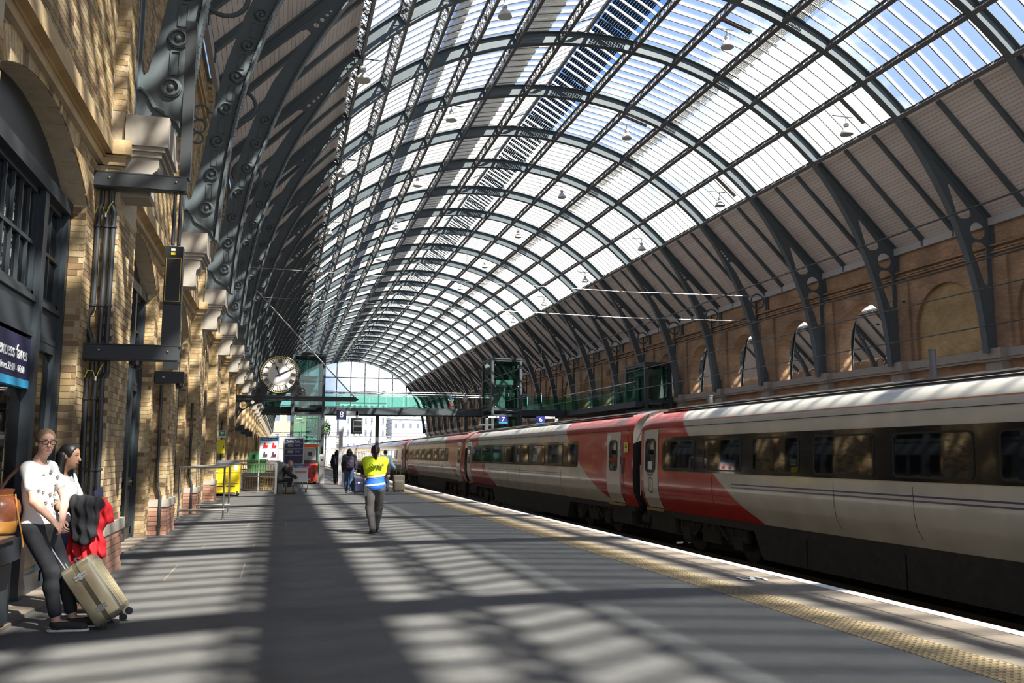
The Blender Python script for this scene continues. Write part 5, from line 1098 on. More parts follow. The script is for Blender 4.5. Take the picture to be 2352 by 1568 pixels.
for i, (px, lb) in enumerate(((15.35, 'small figure in dark top standing on the glass footbridge'), (16.75, 'second small figure on the footbridge beside the lift tower'))):
    q = lambda dx, dy, z: (px + dx, 80.1 + dy, 5.4 + z)
    person('person', lb, dict(base=(px, 80.1, 5.4), pelvis=q(0, 0, .92), chest=q(0, 0, 1.24), head=q(0, 0, 1.58), shL=q(.18, 0, 1.4), shR=q(-.18, 0, 1.4), elL=q(.24, -.05, 1.12), wrL=q(.1, -.2, 1.0), elR=q(-.24, -.05, 1.12), wrR=q(-.1, -.2, 1.05), knL=q(.09, 0, .5), anL=q(.1, 0, .1), toL=q(.1, -.18, .04), knR=q(-.09, 0, .5), anR=q(-.1, 0, .1), toR=q(-.1, -.18, .04)), (0, -1), (.3, -1, 0), SKINA, dict(top=(NAVYC if i == 0 else TEEW, .6, 6.3), shoe=SHOEW, shoetop=5.52, legs=(REDC if i == 0 else BEIGE, .0), waist=6.5, female=0), (HAIRB if i == 0 else HAIRF, 'short'), h=.03)
# --- person sitting by the trolley
p7, J7, hp7, fr7, b7 = person('person', 'person in dark suit sitting bent forward beside the luggage trolley',
    dict(base=(.2, 35.2, 0), pelvis=(.03, 35.2, .55), chest=(.20, 35.2, .86), head=(.44, 35.12, 1.13), shL=(.27, 35.38, 1.0), shR=(.25, 35.0, 1.0), elL=(.40, 35.38, .74), wrL=(.66, 35.25, .62), elR=(.38, 34.97, .72), wrR=(.66, 35.05, .58), knL=(.47, 35.32, .50), anL=(.40, 35.3, .10), toL=(.6, 35.3, .04), knR=(.46, 35.08, .50), anR=(.36, 35.06, .10), toR=(.56, 35.04, .04)),
    (1, -.05), (.55, -.83, -.15), SKINA, dict(top=(DARKC, 1.9, .42), legs=(DARKC, .97), shoe=SHOEB, female=0, waist=.68, topname='jacket', loose=.012, shoetop=.13, neck=.07), (HAIRF, 'short'), h=.014)
# ================================================================ luggage
def hard_case():
    t = thing('suitcase', 'gold hard shell suitcase tilted against the fair haired person', 'suitcase', (-1.34, 8.55, 0))
    th = R(34); Rm = MX.Rotation(-th, 4, 'Y'); T = MX.Translation((-.02, 0, .075)) @ Rm       # local: z along the case, x across its thickness
    GOLDP = mat('champagne_shell', (.62, .55, .38), .25, .8, var=.05); SEAM = mat('case_seam', (.14, .12, .08), .4, .3)
    P = lambda x, y, z: T @ V((x, y, z))
    for x0, x1, nm in ((-.125, -.02, 'rear_shell'), (.02, .125, 'front_shell')):
        m = MB(); o = rrect(-.205, .205, 0, .585, .06, 5); s = 1 if x0 > 0 else -1
        lv = [(0, 1), (.07, 1), (.095, .985), (.105, .93)]; n = len(o); vs = []
        for d, k in lv: vs += [P((.02 + d) * s, u * k, .2925 + (w - .2925) * k) for u, w in o]
        m.add(vs, [(i*n+a, i*n+(a+1) % n, (i+1)*n+(a+1) % n, (i+1)*n+a) for i in range(3) for a in range(n)] + [tuple(range(n)), tuple(range(3*n, 4*n))])
        for q in (-.13, -.065, 0, .065, .13): m.bar(P(s*.126, q, .06), P(s*.126, q, .52), .018, .012, up=tuple(Rm @ V((1, 0, 0))))
        m.build(nm, GOLDP, t, smooth=40)
    m = MB(); o = rrect(-.2, .2, .004, .58, .055, 5); n = len(o); m.add([P(-.02, u, w) for u, w in o] + [P(.02, u, w) for u, w in o], [(a, (a+1) % n, n+(a+1) % n, n+a) for a in range(n)] + [tuple(range(n)), tuple(range(n, 2*n))]); m.build('zip_band', SEAM, t)
    for z in (.13, .45):
        m = MB(); c = P(0, -.207, z); ax = [Rm @ V(q) for q in ((1,0,0),(0,1,0),(0,0,1))]
        m.obx(c, ax[0]*.05, ax[1]*.006, ax[2]*.008).obx(c + ax[2]*.025, ax[0]*.05, ax[1]*.006, ax[2]*.008); m.obx(c + ax[0]*.0 + ax[2]*.0125, ax[0]*.012, ax[1]*.009, ax[2]*.03); m.build('clasp', SILVER, t)
    for q in (-.12, -.02): m = MB(); m.cyl(P(-.085, q, .56), P(-.085, q, .90), .008, n=8); m.build('handle_rod', STAINLESS, t, label='chrome handle rod')
    m = MB(); m.cyl(P(-.085, -.14, .905), P(-.085, 0, .905), .014, n=8); m.build('handle_grip', BLACK, t)
    m = MB(); m.tube([P(-.0, -.06, .585), P(.0, -.05, .615), P(.0, .05, .615), P(.0, .06, .585)], .012, 6); m.build('carry_handle', BLACK, t)
    for x in (-.09, .09):
        for q in (-.16, .16):
            c = P(x, q, -.035); m = MB(); m.lathe([(0, -.014), (.03, -.014), (.034, 0), (.03, .014), (0, .014)], c, (0, 1, 0), 14); m.bar(P(x, q, .005), c, .03, .03); m.build('wheel', BLACK, t)
    return t
hard_case()
bgk = thing('leather_bag', 'brown leather drawstring backpack resting on the dark counter', 'bag', (-2.24, 8.28, .84))
m = MB(); n = 20; rings = [(0, .145), (.02, .155), (.11, .16)]
def bagring(z, r, sq=.72, wob=0, dx=0): return [(dx + r*sq*math.cos(2*PI*i/n)*(1 + wob*math.sin(5*2*PI*i/n)), r*math.sin(2*PI*i/n)*(1 + wob*math.sin(7*2*PI*i/n)), z) for i in range(n)]
def lofted(rs): q = MB(); vs = sum(rs, []); k = len(rs); q.add(vs, [(i*n+a, i*n+(a+1) % n, (i+1)*n+(a+1) % n, (i+1)*n+a) for i in range(k-1) for a in range(n)] + [tuple(range(n-1, -1, -1)), tuple(range((k-1)*n, k*n))]); return q
lofted([bagring(0, .14), bagring(.015, .155), bagring(.1, .163), bagring(.105, .16)]).build('base', TAN, bgk, smooth=50, label='lighter tan leather base')
lofted([bagring(.1, .159), bagring(.14, .168, wob=.03, dx=.005), bagring(.18, .166, wob=.05, dx=.012), bagring(.22, .166, wob=.03, dx=.012), bagring(.27, .15, wob=.07, dx=.004), bagring(.30, .118, wob=.13, dx=-.012), bagring(.315, .102, wob=.17, dx=-.02), bagring(.335, .112, wob=.2, dx=-.025), bagring(.365, .13, wob=.19, dx=-.03), bagring(.37, .10, wob=.15, dx=-.03)]).build('body', LEATH, bgk, smooth=60)
m = MB(); m.tube([(.10, -.03, .325), (.125, -.06, .22), (.14, -.02, .1), (.16, .01, -.02), (.175, .02, -.12)], .006, 5); m.build('drawstring', TAN, bgk)
m = MB(); m.tube([(-.02, -.1, .33), (.03, .0, .46), (.09, .10, .56), (.12, .16, .60)], .014, 6); m.build('shoulder_strap', mat('dark_leather', (.07, .025, .015), .5), bgk)
m = MB(); q = [V(p) for p in bagring(.315, .108, wob=.17, dx=-.02)]; m.tube(q + [q[0]], .006, 5); m.build('cord_band', TAN, bgk)
def soft_case(label, x, y, m, h=.62, w=.4, d=.24, lean=0):
    t = thing('suitcase', label, 'suitcase', (x, y, 0)); sdfobj('body', [('b', (0, 0, h/2 + .05), (w/2, d/2, h/2), .05, None), ('b', (0, -d/2, h*.42), (w*.38, .03, h*.3), .02, None)], m, t, .016)
    for s in (-1, 1):
        q = MB(); q.cyl((s*.09, .06, h), (s*.09, .06, h + .38), .008, n=6); q.build('handle_rod', STAINLESS, t)
        q = MB(); q.lathe([(0, -.02), (.03, -.02), (.03, .02), (0, .02)], (s*w*.38, 0, .03), (1, 0, 0), 10); q.build('wheel', RUBBER, t)
    q = MB(); q.cyl((-.1, .06, h + .38), (.1, .06, h + .38), .014, n=6); q.build('handle_grip', BLACK, t)
    q = MB(); q.tube([(-.06, 0, h + .04), (-.05, 0, h + .08), (.05, 0, h + .08), (.06, 0, h + .04)], .01, 6); q.build('carry_handle', BLACK, t)
    q = MB()
    for s in (-1, 1): q.bar((s*w*.42, -d/2 - .005, .1), (s*w*.42, -d/2 - .005, h), .012, .012); q.build('piping', BLACK, t); q = MB()
    return t
t = soft_case('navy suitcase wheeled by the walker in jeans', 2.98, 34.0, NAVYC, .58, .42); m = MB(); m.lathe([(0, 0), (.035, 0), (.035, .006), (0, .006)], (-.02, -.16, .42), (0, -1, 0), 12); m.build('badge', WHITE, t)
soft_case('beige suitcase wheeled by the person in pale denim', 4.66, 35.2, BEIGE, .62, .46)
du = thing('duffel_bag', 'striped beige duffel bag lying on the platform by the sitting person', 'bag', (.43, 34.55, 0))
sdfobj('body', [('b', (0, 0, .13), (.29, .15, .13), .11, None)], BEIGE, du, .016)
for x in (-.15, .12): m = MB(); m.tube([(x, -.155, .03), (x, -.16, .2), (x, -.07, .275), (x, .07, .275), (x, .16, .2)], .014, 6); m.build('strap', BLACK, du)
m = MB(); m.tube([(-.12, -.12, .24), (-.08, -.1, .33), (.08, -.1, .33), (.11, -.12, .24)], .012, 6); m.build('handle', BLACK, du)
# ================================================================ bins, barriers, signs and boxes along the left wall
yb = thing('wheeled_bin', 'big yellow wheeled bin with grey lid between pilasters', 'bin', (-1.84, 33.2, 0))
m = MB(); m.plate([[(-.46, .1), (.46, .1), (.47, .42), (.455, .42), (.455, .45), (.475, .45), (.485, .8), (.465, .8), (.465, .84), (.49, .84), (.5, 1.12), (-.5, 1.12), (-.49, .84), (-.465, .84), (-.465, .8), (-.485, .8), (-.475, .45), (-.455, .45), (-.455, .42), (-.47, .42)]], 0, .9, FY(0)); m.build('tub', YELLOW, yb)
m = MB()
for x0, x1, z0, z1 in ((-.44, .44, .46, .79), (-.44, -.08, .85, 1.1), (-.07, .12, .85, 1.1), (.13, .46, .85, 1.1), (-.36, .36, .14, .34)): m = MB(); m.bx(x0, x1, -.025, 0, z0, z1); m.build('side_panel', YELLOW, yb)
m = MB(); m.plate([[(-.5, 1.12), (.5, 1.12), (.5, 1.18), (-.5, 1.18)]], -.03, .93, FY(0)); m.bx(-.42, .42, .1, .8, 1.18, 1.28); m.build('lid', mat('lid_grey', (.12, .12, .12), .6), yb)
for q in (-.18, .18): MB().bx(q - .15, q + .15, -.03, 0, .34, .37).build('slot', BLACK, yb)
MB().bx(.26, .42, -.035, -.025, .92, 1.09).build('notice', WHITE, yb); MB().bx(-.38, -.26, -.035, -.025, .86, .89).build('label', WHITE, yb)
for x in (-.42, .42): m = MB(); m.lathe([(0, -.03), (.1, -.03), (.1, .03), (0, .03)], (x, .05, .1), (1, 0, 0), 14); m.build('wheel', RUBBER, yb); m = MB(); m.lathe([(0, -.03), (.1, -.03), (.1, .03), (0, .03)], (x, .8, .1), (1, 0, 0), 14); m.build('wheel', RUBBER, yb)
db = thing('storage_box', 'dark box standing in shadow behind the yellow bin', 'box', (-2.2, 34.75, 0)); MB().bx(-.22, .22, -.3, .3, .05, .9).build('body', BLACK, db); MB().bx(-.24, .24, -.32, .32, .9, .95).build('lid', IRON, db); MB().bx(-.2, .2, -.28, .28, 0, .05).build('skid', RUBBER, db)
for y, lb in ((21.5, 'nearer steel tube barrier standing out from the left wall'), (23.75, 'second steel tube barrier standing out from the left wall')):
    t = thing('tube_barrier', lb, 'barrier', (-1.71, y, 0))
    for x in (-.49, .49): m = MB(); m.cyl((x, 0, 0), (x, 0, 1.2), .022, n=8).cyl((x, 0, 0), (x, 0, .012), .05, n=10); m.build('post', STAINLESS, t)
    for z in (.22, 1.2): m = MB(); m.cyl((-.52, 0, z), (.52, 0, z), .026, n=8); m.build('rail', STAINLESS, t)
cg = thing('guard_rail', 'steel railing with upright bars in front of the green bin', 'railing', (-1.5, 37.3, 0))
for i in range(2): m = MB(); m.bx(*((0, .05, -.03, .03, 0, 1.1) if i == 0 else (1.36, 1.44, -2.55, -2.47, 0, 1.16))); m.build('post', STAINLESS, cg)
for z in (.1, .62, .88, 1.1): m = MB(); m.bar((0, 0, z), (1.4, -2.5, z), .04, .035); m.build('rail', STAINLESS, cg)
for i in range(1, 14): m = MB(); p = V((0, 0, 0)).lerp(V((1.4, -2.5, 0)), i/14); m.cyl(p + V((0, 0, .1)), p + V((0, 0, 1.1)), .012, n=6); m.build('bar', STAINLESS, cg)
hr = thing('hand_rail', 'long steel handrail above the guard railing', 'railing', (-1.9, 38.0, 0)); m = MB(); m.cyl((0, 0, 1.22), (1.95, -1.2, 1.22), .03, n=8); m.build('rail', STAINLESS, hr); 
for q in (.05, .95): p = V((1.95*q, -1.2*q, 0)); m = MB(); m.cyl(p, p + V((0, 0, 1.22)), .025, n=8); m.build('post', STAINLESS, hr)
lw = thing('stone_bench', 'low brick plinth with pale stone cap behind the railing', 'bench', (-.75, 38.7, 0)); q = MB()
for i in range(7):
    for j in range(7): q.bx(-.75 + .21*j + .005 - (.1 if i % 2 else 0), -.75 + .21*(j+1) - .005 - (.1 if i % 2 else 0), -.2, .2, .075*i + .005, .075*(i+1) - .005)
q.build('brickwork', BRICK, lw, kind='stuff'); MB().bx(-.85, .75, -.25, .25, .53, .72).build('stone_cap', STONE, lw)
sb = thing('seat_block', 'dark low seat block under the sitting person', 'seat', (.09, 35.25, 0)); MB().bx(-.15, .15, -.22, .22, .36, .405).build('seat', BLACK, sb)
for x in (-.12, .12): m = MB(); m.bx(x - .03, x + .03, -.2, .2, 0, .36); m.build('leg', IRON, sb)
gb_ = thing('wheeled_bin', 'green round topped wheeled bin behind the railing', 'bin', (-1.0, 42.0, 0)); GRN = mat('green_plastic', (.035, .16, .055), .5)
m = MB(); m.plate([[(-.34, .12), (.34, .12), (.42, 1.15), (-.42, 1.15)]], -.35, .35, FY(0)); m.build('tub', GRN, gb_)
m = MB(); m.plate([[(.44*math.cos(PI*i/14), 1.15 + .5*math.sin(PI*i/14)) for i in range(15)]], -.37, .37, FY(0)); m.build('lid', GRN, gb_)
m = MB(); m.cyl((-.12, -.38, 1.36), (-.12, -.36, 1.36), .07, n=12).bx(-.18, -.06, -.39, -.37, 1.44, 1.48); m.build('aperture', BLACK, gb_)
for x in (-.3, .3): m = MB(); m.lathe([(0, -.03), (.1, -.03), (.1, .03), (0, .03)], (x, -.25, .1), (1, 0, 0), 12); m.build('wheel', RUBBER, gb_)
# poster stand and trolley sign
ps = thing('poster_stand', 'white poster board with blue heading and small pictures', 'sign', (-.42, 37.0, 0))
for x in (-.37, .37): m = MB(); m.bx(x - .02, x + .02, -.03, .03, 0, 2.2); m.build('post', SILVER, ps)
MB().bx(-.36, .36, -.02, .02, 1.3, 2.18).build('board', WHITE, ps); MB().bx(-.36, .36, -.025, -.02, 2.05, 2.18).build('heading', mat('heading_blue', (.03, .18, .50), .5), ps); text('How to use', .1, face_mx((0, -.028, 2.11), (1, 0, 0), (0, 0, 1)), WHITE, ps, extrude=.002)
for x, z, c in ((-.17, 1.86, REDP), (.17, 1.86, REDP), (-.17, 1.5, PURPLE), (.17, 1.5, PURPLE)):
    m = MB(); m.plate([circ(x, z + .06, .04, 10)], 0, .004, FY(-.026)); m.plate([[(x - .07, z - .1), (x + .07, z - .1), (x + .05, z + .02), (x - .05, z + .02)]], 0, .004, FY(-.026)); m.plate([[(x + .06, z - .1), (x + .12, z - .1), (x + .12, z + .02), (x + .06, z - .0)]], 0, .004, FY(-.026)); m.build('picture', c, ps, kind='stuff')
    MB().bx(x - .1, x + .1, -.028, -.022, z - .125, z - .105).build('picture_line', GRN if x < 0 else REDP, ps)
ts = thing('trolley_sign', 'navy trolley point sign with rounded steel frame', 'sign', (.58, 38.0, 0))
m = MB(); m.plate([rrect(-.43, .43, 1.05, 2.2, .1), rrect(-.38, .38, 1.1, 2.15, .07)], -.03, .03, FY(0)); m.build('frame', SILVER, ts); MB().plate([rrect(-.385, .385, 1.095, 2.155, .07)], -.015, .015, FY(0)).build('panel', NAVY, ts)
for x in (-.405, .405): m = MB(); m.cyl((x, 0, 0), (x, 0, 1.1), .022, n=8); m.build('post', SILVER, ts)
text('Trolley Point', .105, face_mx((-.03, -.02, 2.05), (1, 0, 0), (0, 0, 1)), WHITE, ts, extrude=.002)
for z in (1.97, 1.72, 1.46): MB().bx(-.37, .37, -.02, -.015, z - .006, z + .006).build('rule', mat('sign_line', (.45, .5, .65), .5) if 'sign_line' not in bpy.data.materials else bpy.data.materials['sign_line'], ts)
for z in (1.86, 1.6): MB().bx(-.25, -.02, -.022, -.015, z - .05, z + .06).build('ticket_picture', STONE, ts); MB().bx(.05, .27, -.02, -.015, z - .03, z + .04).build('ticket_note', mat('sign_note', (.16, .18, .3), .5) if 'sign_note' not in bpy.data.materials else bpy.data.materials['sign_note'], ts)
# luggage trolley
lt = thing('luggage_trolley', 'silver luggage trolley with blue handle and advert panel', 'trolley', (.83, 35.9, 0))
for x in (-.28, .28): m = MB(); m.tube([(x, .55, .14), (x, -.3, .14), (x, -.38, .3), (x, -.36, .98), (x*.95, -.42, 1.08)], .016, 6); m.build('side_frame', STAINLESS, lt)
for i in range(6): y = -.28 + .16*i; m = MB(); m.cyl((-.28, y, .16), (.28, y, .16), .01, n=6); m.build('deck_bar', STAINLESS, lt)
for z in (.32, .46, .6): m = MB(); m.cyl((-.28, -.37, z), (.28, -.37, z), .009, n=6); m.build('back_bar', STAINLESS, lt)
m = MB(); m.cyl((-.3, -.42, 1.08), (.3, -.42, 1.08), .03, n=8); m.build('push_handle', mat('handle_blue', (.04, .05, .35), .4), lt)
MB().bx(-.27, .27, -.42, -.4, .42, .96).build('advert_panel', mat('advert_white', (.62, .62, .62), .5), lt); MB().bx(-.22, .22, -.426, -.42, .76, .86).build('advert_picture', mat('advert_red', (.5, .2, .2), .5), lt)
for x, y in ((-.24, .5), (.24, .5), (-.24, -.25), (.24, -.25)): m = MB(); m.lathe([(0, -.02), (.07, -.02), (.07, .02), (0, .02)], (x, y, .07), (1, 0, 0), 12); m.build('wheel', RUBBER, lt)
# red enclosed cart
rc = thing('luggage_cart', 'red enclosed cart with orange roof parked beside the near lift', 'cart', (1.52, 46.0, 0)); ORANGE = mat('orange_red', (.75, .10, .015), .4)
m = MB(); m.plate([[(-.38, .14), (.38, .14), (.38, 1.02), (-.38, 1.02)]], 0, 1.9, FY(0)); m.build('body', REDP, rc)
m = MB()
for x in (-.35, .35):
    for y in (.04, 1.86): m = MB(); m.bx(x - .035, x + .035, y - .035, y + .035, 1.0, 1.86); m.build('pillar', BLACK, rc)
m = MB(); m.plate([rrect(-.42, .42, 1.84, 2.02, .07)], -.06, 1.96, FY(0)); m.build('roof', ORANGE, rc)
MB().bx(-.3, .3, .0, .02, 1.2, 1.82).build('window', mat('cart_window', (.30, .30, .28), .2), rc); m = MB(); m.cyl((0, -.01, 1.52), (0, .0, 1.52), .11, n=16); m.build('round_vent', BLACK, rc); MB().bx(-.36, .36, -.005, .03, 1.02, 1.2).build('window_sill', BLACK, rc)
MB().bx(.28, .40, -.02, .0, .14, 1.02).build('corner_strip', ORANGE, rc); m = MB(); m.cyl((.22, -.04, .55), (.22, 0, .55), .07, n=14); m.build('tail_lamp', BLACK, rc); MB().bx(-.14, .06, -.015, 0, .16, .26).build('plate', WHITE, rc); MB().bx(-.4, .4, -.03, .0, .1, .17).build('bumper', ORANGE, rc)
text('rate', .22, face_mx((-.1, -.008, .86), (1, 0, .25), (-.25, 0, 1)), WHITE, rc, extrude=.003)
for x in (-.3, .3):
    for y in (.3, 1.6): m = MB(); m.lathe([(0, -.05), (.15, -.05), (.15, .05), (0, .05)], (x, y, .15), (1, 0, 0), 14); m.build('wheel', RUBBER, rc)
hp_ = thing('help_point', 'grey upright help point post beside the red cart', 'post', (2.15, 46.6, 0)); MB().bx(-.14, .14, -.1, .1, 0, 1.5).build('post', SILVER, hp_); MB().bx(-.1, .1, -.12, -.1, .9, 1.4).build('panel', STAINLESS, hp_); m = MB(); m.cyl((0, -.125, 1.2), (0, -.12, 1.2), .05, n=12); m.build('button', BLACK, hp_)
# heart sign and yellow cabinet
ds = thing('heart_sign', 'small green and white heart sign above the yellow cabinet', 'sign', (-2.08, 34.15, 2.24)); MB().bx(-.13, .13, -.012, .0, -.13, .13).build('plate', WHITE, ds); MB().bx(-.11, .11, -.018, -.012, -.07, .11).build('green_field', mat('sign_green', (.01, .22, .08), .5), ds)
m = MB(); m.plate([[(0, -.05)] + [(.068*(16*math.sin(t)**3)/16, .035 + .052*(13*math.cos(t) - 5*math.cos(2*t) - 2*math.cos(3*t) - math.cos(4*t))/13) for t in [PI - 2*PI*i/24 for i in range(1, 24)]]], -.024, -.018, FY(0)); m.build('heart', WHITE, ds)
m = MB(); m.plate([[(.015, .07), (-.025, .02), (0, .02), (-.012, -.02), (.028, .035), (.003, .035)]], -.028, -.024, FY(0)); m.build('bolt', mat('sign_green2', (.01, .22, .08), .5), ds)
for q in (0,): MB().bx(-.012, .012, 0, .02, -2.2, .3).build('mount_strip', IRON, ds)
yc = thing('defibrillator_cabinet', 'yellow defibrillator cabinet on the brick pilaster', 'cabinet', (-2.11, 34.1, 1.53)); m = MB(); m.plate([rrect(-.15, .15, 0, .5, .03)], -.16, 0, FY(0)); m.build('case', mat('cabinet_yellow', (.75, .66, .01), .45), yc, smooth=30); MB().bx(-.13, .13, -.175, -.16, .03, .47).build('door', mat('cabinet_yellow2', (.78, .68, .015), .4), yc); MB().bx(.1, .12, -.19, -.175, .2, .28).build('latch', BLACK, yc)
# cable frame at the first pilaster, with conduits
YB_ = 11.4
cf = thing('cable_frame', 'black steel cable frame with two cross beams on the nearest pilaster', 'frame', (-2.3, YB_, 0)); BP = mat('black_paint', (.03, .033, .037), .45)
for z in (4.88, 2.73):
    m = MB(); m.bx(-.06, 1.06, -.06, .06, z - .1, z + .1).bx(-.08, 1.08, -.075, .075, z + .08, z + .1); b = m.build('cross_beam', BP, cf)
    MB().bx(-.05, 1.05, -.075, -.06, z - .085, z + .085).build('cover_plate', BP, b)
    for x in (.15, .93): m = MB(); m.lathe([(0, 0), (.016, 0), (.012, .012), (0, .014)], (x, -.075, z + .02), (0, -1, 0), 10); m.build('screw', STAINLESS, b)
    MB().bx(-.04, .4, .06, .2, z - .06, z + .06).build('wall_bracket', BP, cf)
m = MB(); m.bx(.95, 1.08, -.0, .13, 4.98, 7.1); m.build('upper_post', BP, cf)
m = MB(); m.bx(.88, 1.03, .0, .1, 3.95, 4.78)
for x in (.92, .99): m = MB(); m.cyl((x, -.02, 4.1), (x, -.02, 4.78), .022, n=8); m.build('conduit', BP, cf)
MB().bx(.84, 1.05, -.05, .1, 3.35, 4.08).build('control_box', BLACK, cf); m = MB(); m.plate([[(.855, 3.38), (1.035, 3.38), (1.035, 3.93), (.855, 3.93)], [(.862, 3.387), (1.028, 3.387), (1.028, 3.923), (.862, 3.923)]], -.055, -.05, FY(0)); m.build('box_trim', GOLD, cf)
MB().bx(.91, .96, -.056, -.05, 4.02, 4.05).build('label_white', WHITE, cf); MB().bx(.91, .96, -.056, -.05, 3.97, 4.0).build('label_yellow', YELLOW, cf)
MB().bx(.84, 1.05, -.03, .12, 2.83, 3.35).build('lower_post', BP, cf); MB().bx(.88, 1.05, -.06, .06, 2.54, 2.63).build('end_box', BLACK, cf)
m = MB(); m.lathe([(0, -.0), (.055, -.01), (.07, -.06), (0, -.06)][:1] + [(.07, .0), (.07, -.05), (.05, -.09), (.0, -.11)], (.57, 0, 2.63), n=14); m.build('camera_dome', mat('smoked_dome', (.03, .02, .02), .1), cf)
for i, x in enumerate((-2.275, -2.18, -2.10)):
    t = thing('conduit_pipe', ['leftmost of three black conduit pipes on the first pilaster', 'middle one of three black conduit pipes on the first pilaster', 'rightmost of three black conduit pipes on the first pilaster'][i], 'pipe', (x, 11.5, 0))
    m = MB(); m.tube([(0, 0, 2.84), (0, 0, 2.9), (-.05 if i == 0 else .0, 0, 3.05), (-.05 if i == 0 else 0, 0, 3.2), (0, 0, 3.3), (0, 0, 4.5), (.03 if i < 2 else -.03, 0, 4.62), (.03 if i < 2 else -.03, 0, 4.78)], .03, 8); m.build('upper_pipe', BP, t)
    m = MB(); m.tube([(.03, 0, 2.62), (.03, 0, 2.5), (-.02, 0, 2.42), (-.02, 0, 2.2), (0, 0, 1.1), (0, 0, .62)], .03, 8); m.build('lower_pipe', BP, t)
    for z in (1.3, 2.15, 3.3, 4.3): m = MB(); m.lathe([(.03, 0), (.042, .005), (.042, .03), (.03, .035)], (-.02 if z == 2.15 else 0, 0, z), n=10); m.build('clamp', BP, t)
for z, lb in ((2.52, 0), (4.55, 1)):
    t = thing('earth_cable', ['thin yellow and green cable under the lower cross beam', 'thin yellow and green cable under the upper cross beam'][lb], 'cable', (-2.3, 11.4, z)); m = MB(); m.tube([(.0, -.0, -.1), (.03, -.02, -.02), (.09, -.02, -.02), (.12, 0, -.12), (.16, 0, -.0), (.2, 0, .07)], .006, 5); m.build('cable', mat('earth_yellow', (.5, .5, .05), .5) if 'earth_yellow' not in bpy.data.materials else bpy.data.materials['earth_yellow'], t); m = MB(); m.cyl((.12, 0, -.14), (.12, 0, -.09), .018, n=8); m.build('gland', STAINLESS, t)
c2 = thing('camera_arm', 'short black camera arm on the second pilaster', 'camera', (-2.28, 17.5, 0)); m = MB(); m.bx(-.03, .48, -.06, .06, 2.83, 3.05); m.build('arm', BP, c2); m = MB(); m.lathe([(0, 0), (.07, 0), (.07, -.05), (.04, -.1), (0, -.11)], (.4, 0, 2.83), n=12); m.build('camera_dome', bpy.data.materials['smoked_dome'], c2); MB().bx(.1, .14, -.065, -.06, 2.93, 2.96).build('screw', STAINLESS, c2)
for k, (x, lb) in {1: (-2.2, 'slim black conduit bending at its foot on the second pilaster'), 2: (-2.2, 'slim black conduit bending at its foot on the third pilaster'), 4: (-2.2, 'slim black conduit on the fifth pilaster')}.items():
    t = thing('conduit_pipe', lb, 'pipe', (x, YP(k) - .7, 0)); m = MB(); m.tube([(0, 0, 2.8), (0, 0, 1.1), (0, 0, .95), (.07, -.0, .72), (.07, 0, .0)], .028, 8); m.build('pipe', BP, t)
    for z in (.15, 1.0, 2.0): m = MB(); m.lathe([(.028, 0), (.04, .005), (.04, .03), (.028, .035)], (0 if z > .5 else .07, 0, z), n=10); m.build('clamp', BP, t)
for k in (5, 6, 7):
    t = thing('wall_box', '%s small black box projecting from a far pilaster' % {5: 'nearest', 6: 'second', 7: 'third'}[k], 'box', (-2.04, YP(k), 2.55)); m = MB(); m.bx(.02, .42, -.1, .1, 0, .3); m.build('box', BP, t); MB().bx(0, .02, -.06, .06, .05, .25).build('bracket', IRON, t); MB().bx(.1, .3, -.11, -.1, .06, .24).build('cover', BLACK, t)
# ================================================================ beyond the open north end
def building(label, x0, x1, y, z1, wallm, roofm, cols, rows, roof='flat', wz=1.4):
    t = thing('building', label, 'building', ((x0 + x1)/2, y, -1.5)); w = (x1 - x0)/2
    MB().bx(-w, w, 0, 12, 0, z1).build('wall', wallm, t)
    if roof == 'flat': MB().bx(-w - .3, w + .3, -.3, 12.3, z1, z1 + .5).build('parapet', roofm, t)
    else: m = MB(); m.plate([[(-.6, z1), (12.6, z1), (6, z1 + 3)]], -w - .3, w + .3, lambda u, z, d: (d, u, z)); m.build('roof', roofm, t)
    for i in range(cols):
        for j in range(rows):
            cx = -w + 2*w*(i + .5)/cols; cz = z1*(j + .55)/rows; f = MB(); ww = min(.7, w/cols*.4); f.plate([[(cx-ww, cz-wz), (cx+ww, cz-wz), (cx+ww, cz+wz), (cx-ww, cz+wz)], [(cx-ww*.85, cz-wz*.9), (cx+ww*.85, cz-wz*.9), (cx+ww*.85, cz+wz*.9), (cx-ww*.85, cz+wz*.9)]], -.12, .02, FY(0)); f = f.build('window', WHITE, t); MB().bx(cx - ww*.85, cx + ww*.85, -.05, 0, cz - wz*.9, cz + wz*.9).build('pane', mat('far_pane', (.12, .15, .2), .2) if 'far_pane' not in bpy.data.materials else bpy.data.materials['far_pane'], f)
    return t
PALE = mat('pale_render', (.62, .60, .60), .8); GREYR = mat('grey_cladding', (.42, .43, .47), .7); SLATE = mat('slate_roof', (.25, .22, .28), .7); YBR = mat('far_yellow_brick', (.42, .32, .20), .9, var=.15)
building('yellow brick building with slate roof seen left of the near lift', -8, 6.5, 235, 14.5, YBR, SLATE, 5, 3, 'pitched', .9)
building('white building behind the platform 8 sign', 15.5, 28, 240, 17, PALE, GREYR, 8, 5, wz=.9)
building('pale grey shed right of the departure screen', 31, 52, 250, 13.0, GREYR, PALE, 10, 3, wz=.8)
building('long white building at the far right under the footbridge', 54, 90, 260, 15, PALE, PALE, 8, 3)
GREEN = mat('leaf_green', (.05, .11, .03), .8, var=.4, vscale=2, island=.4)
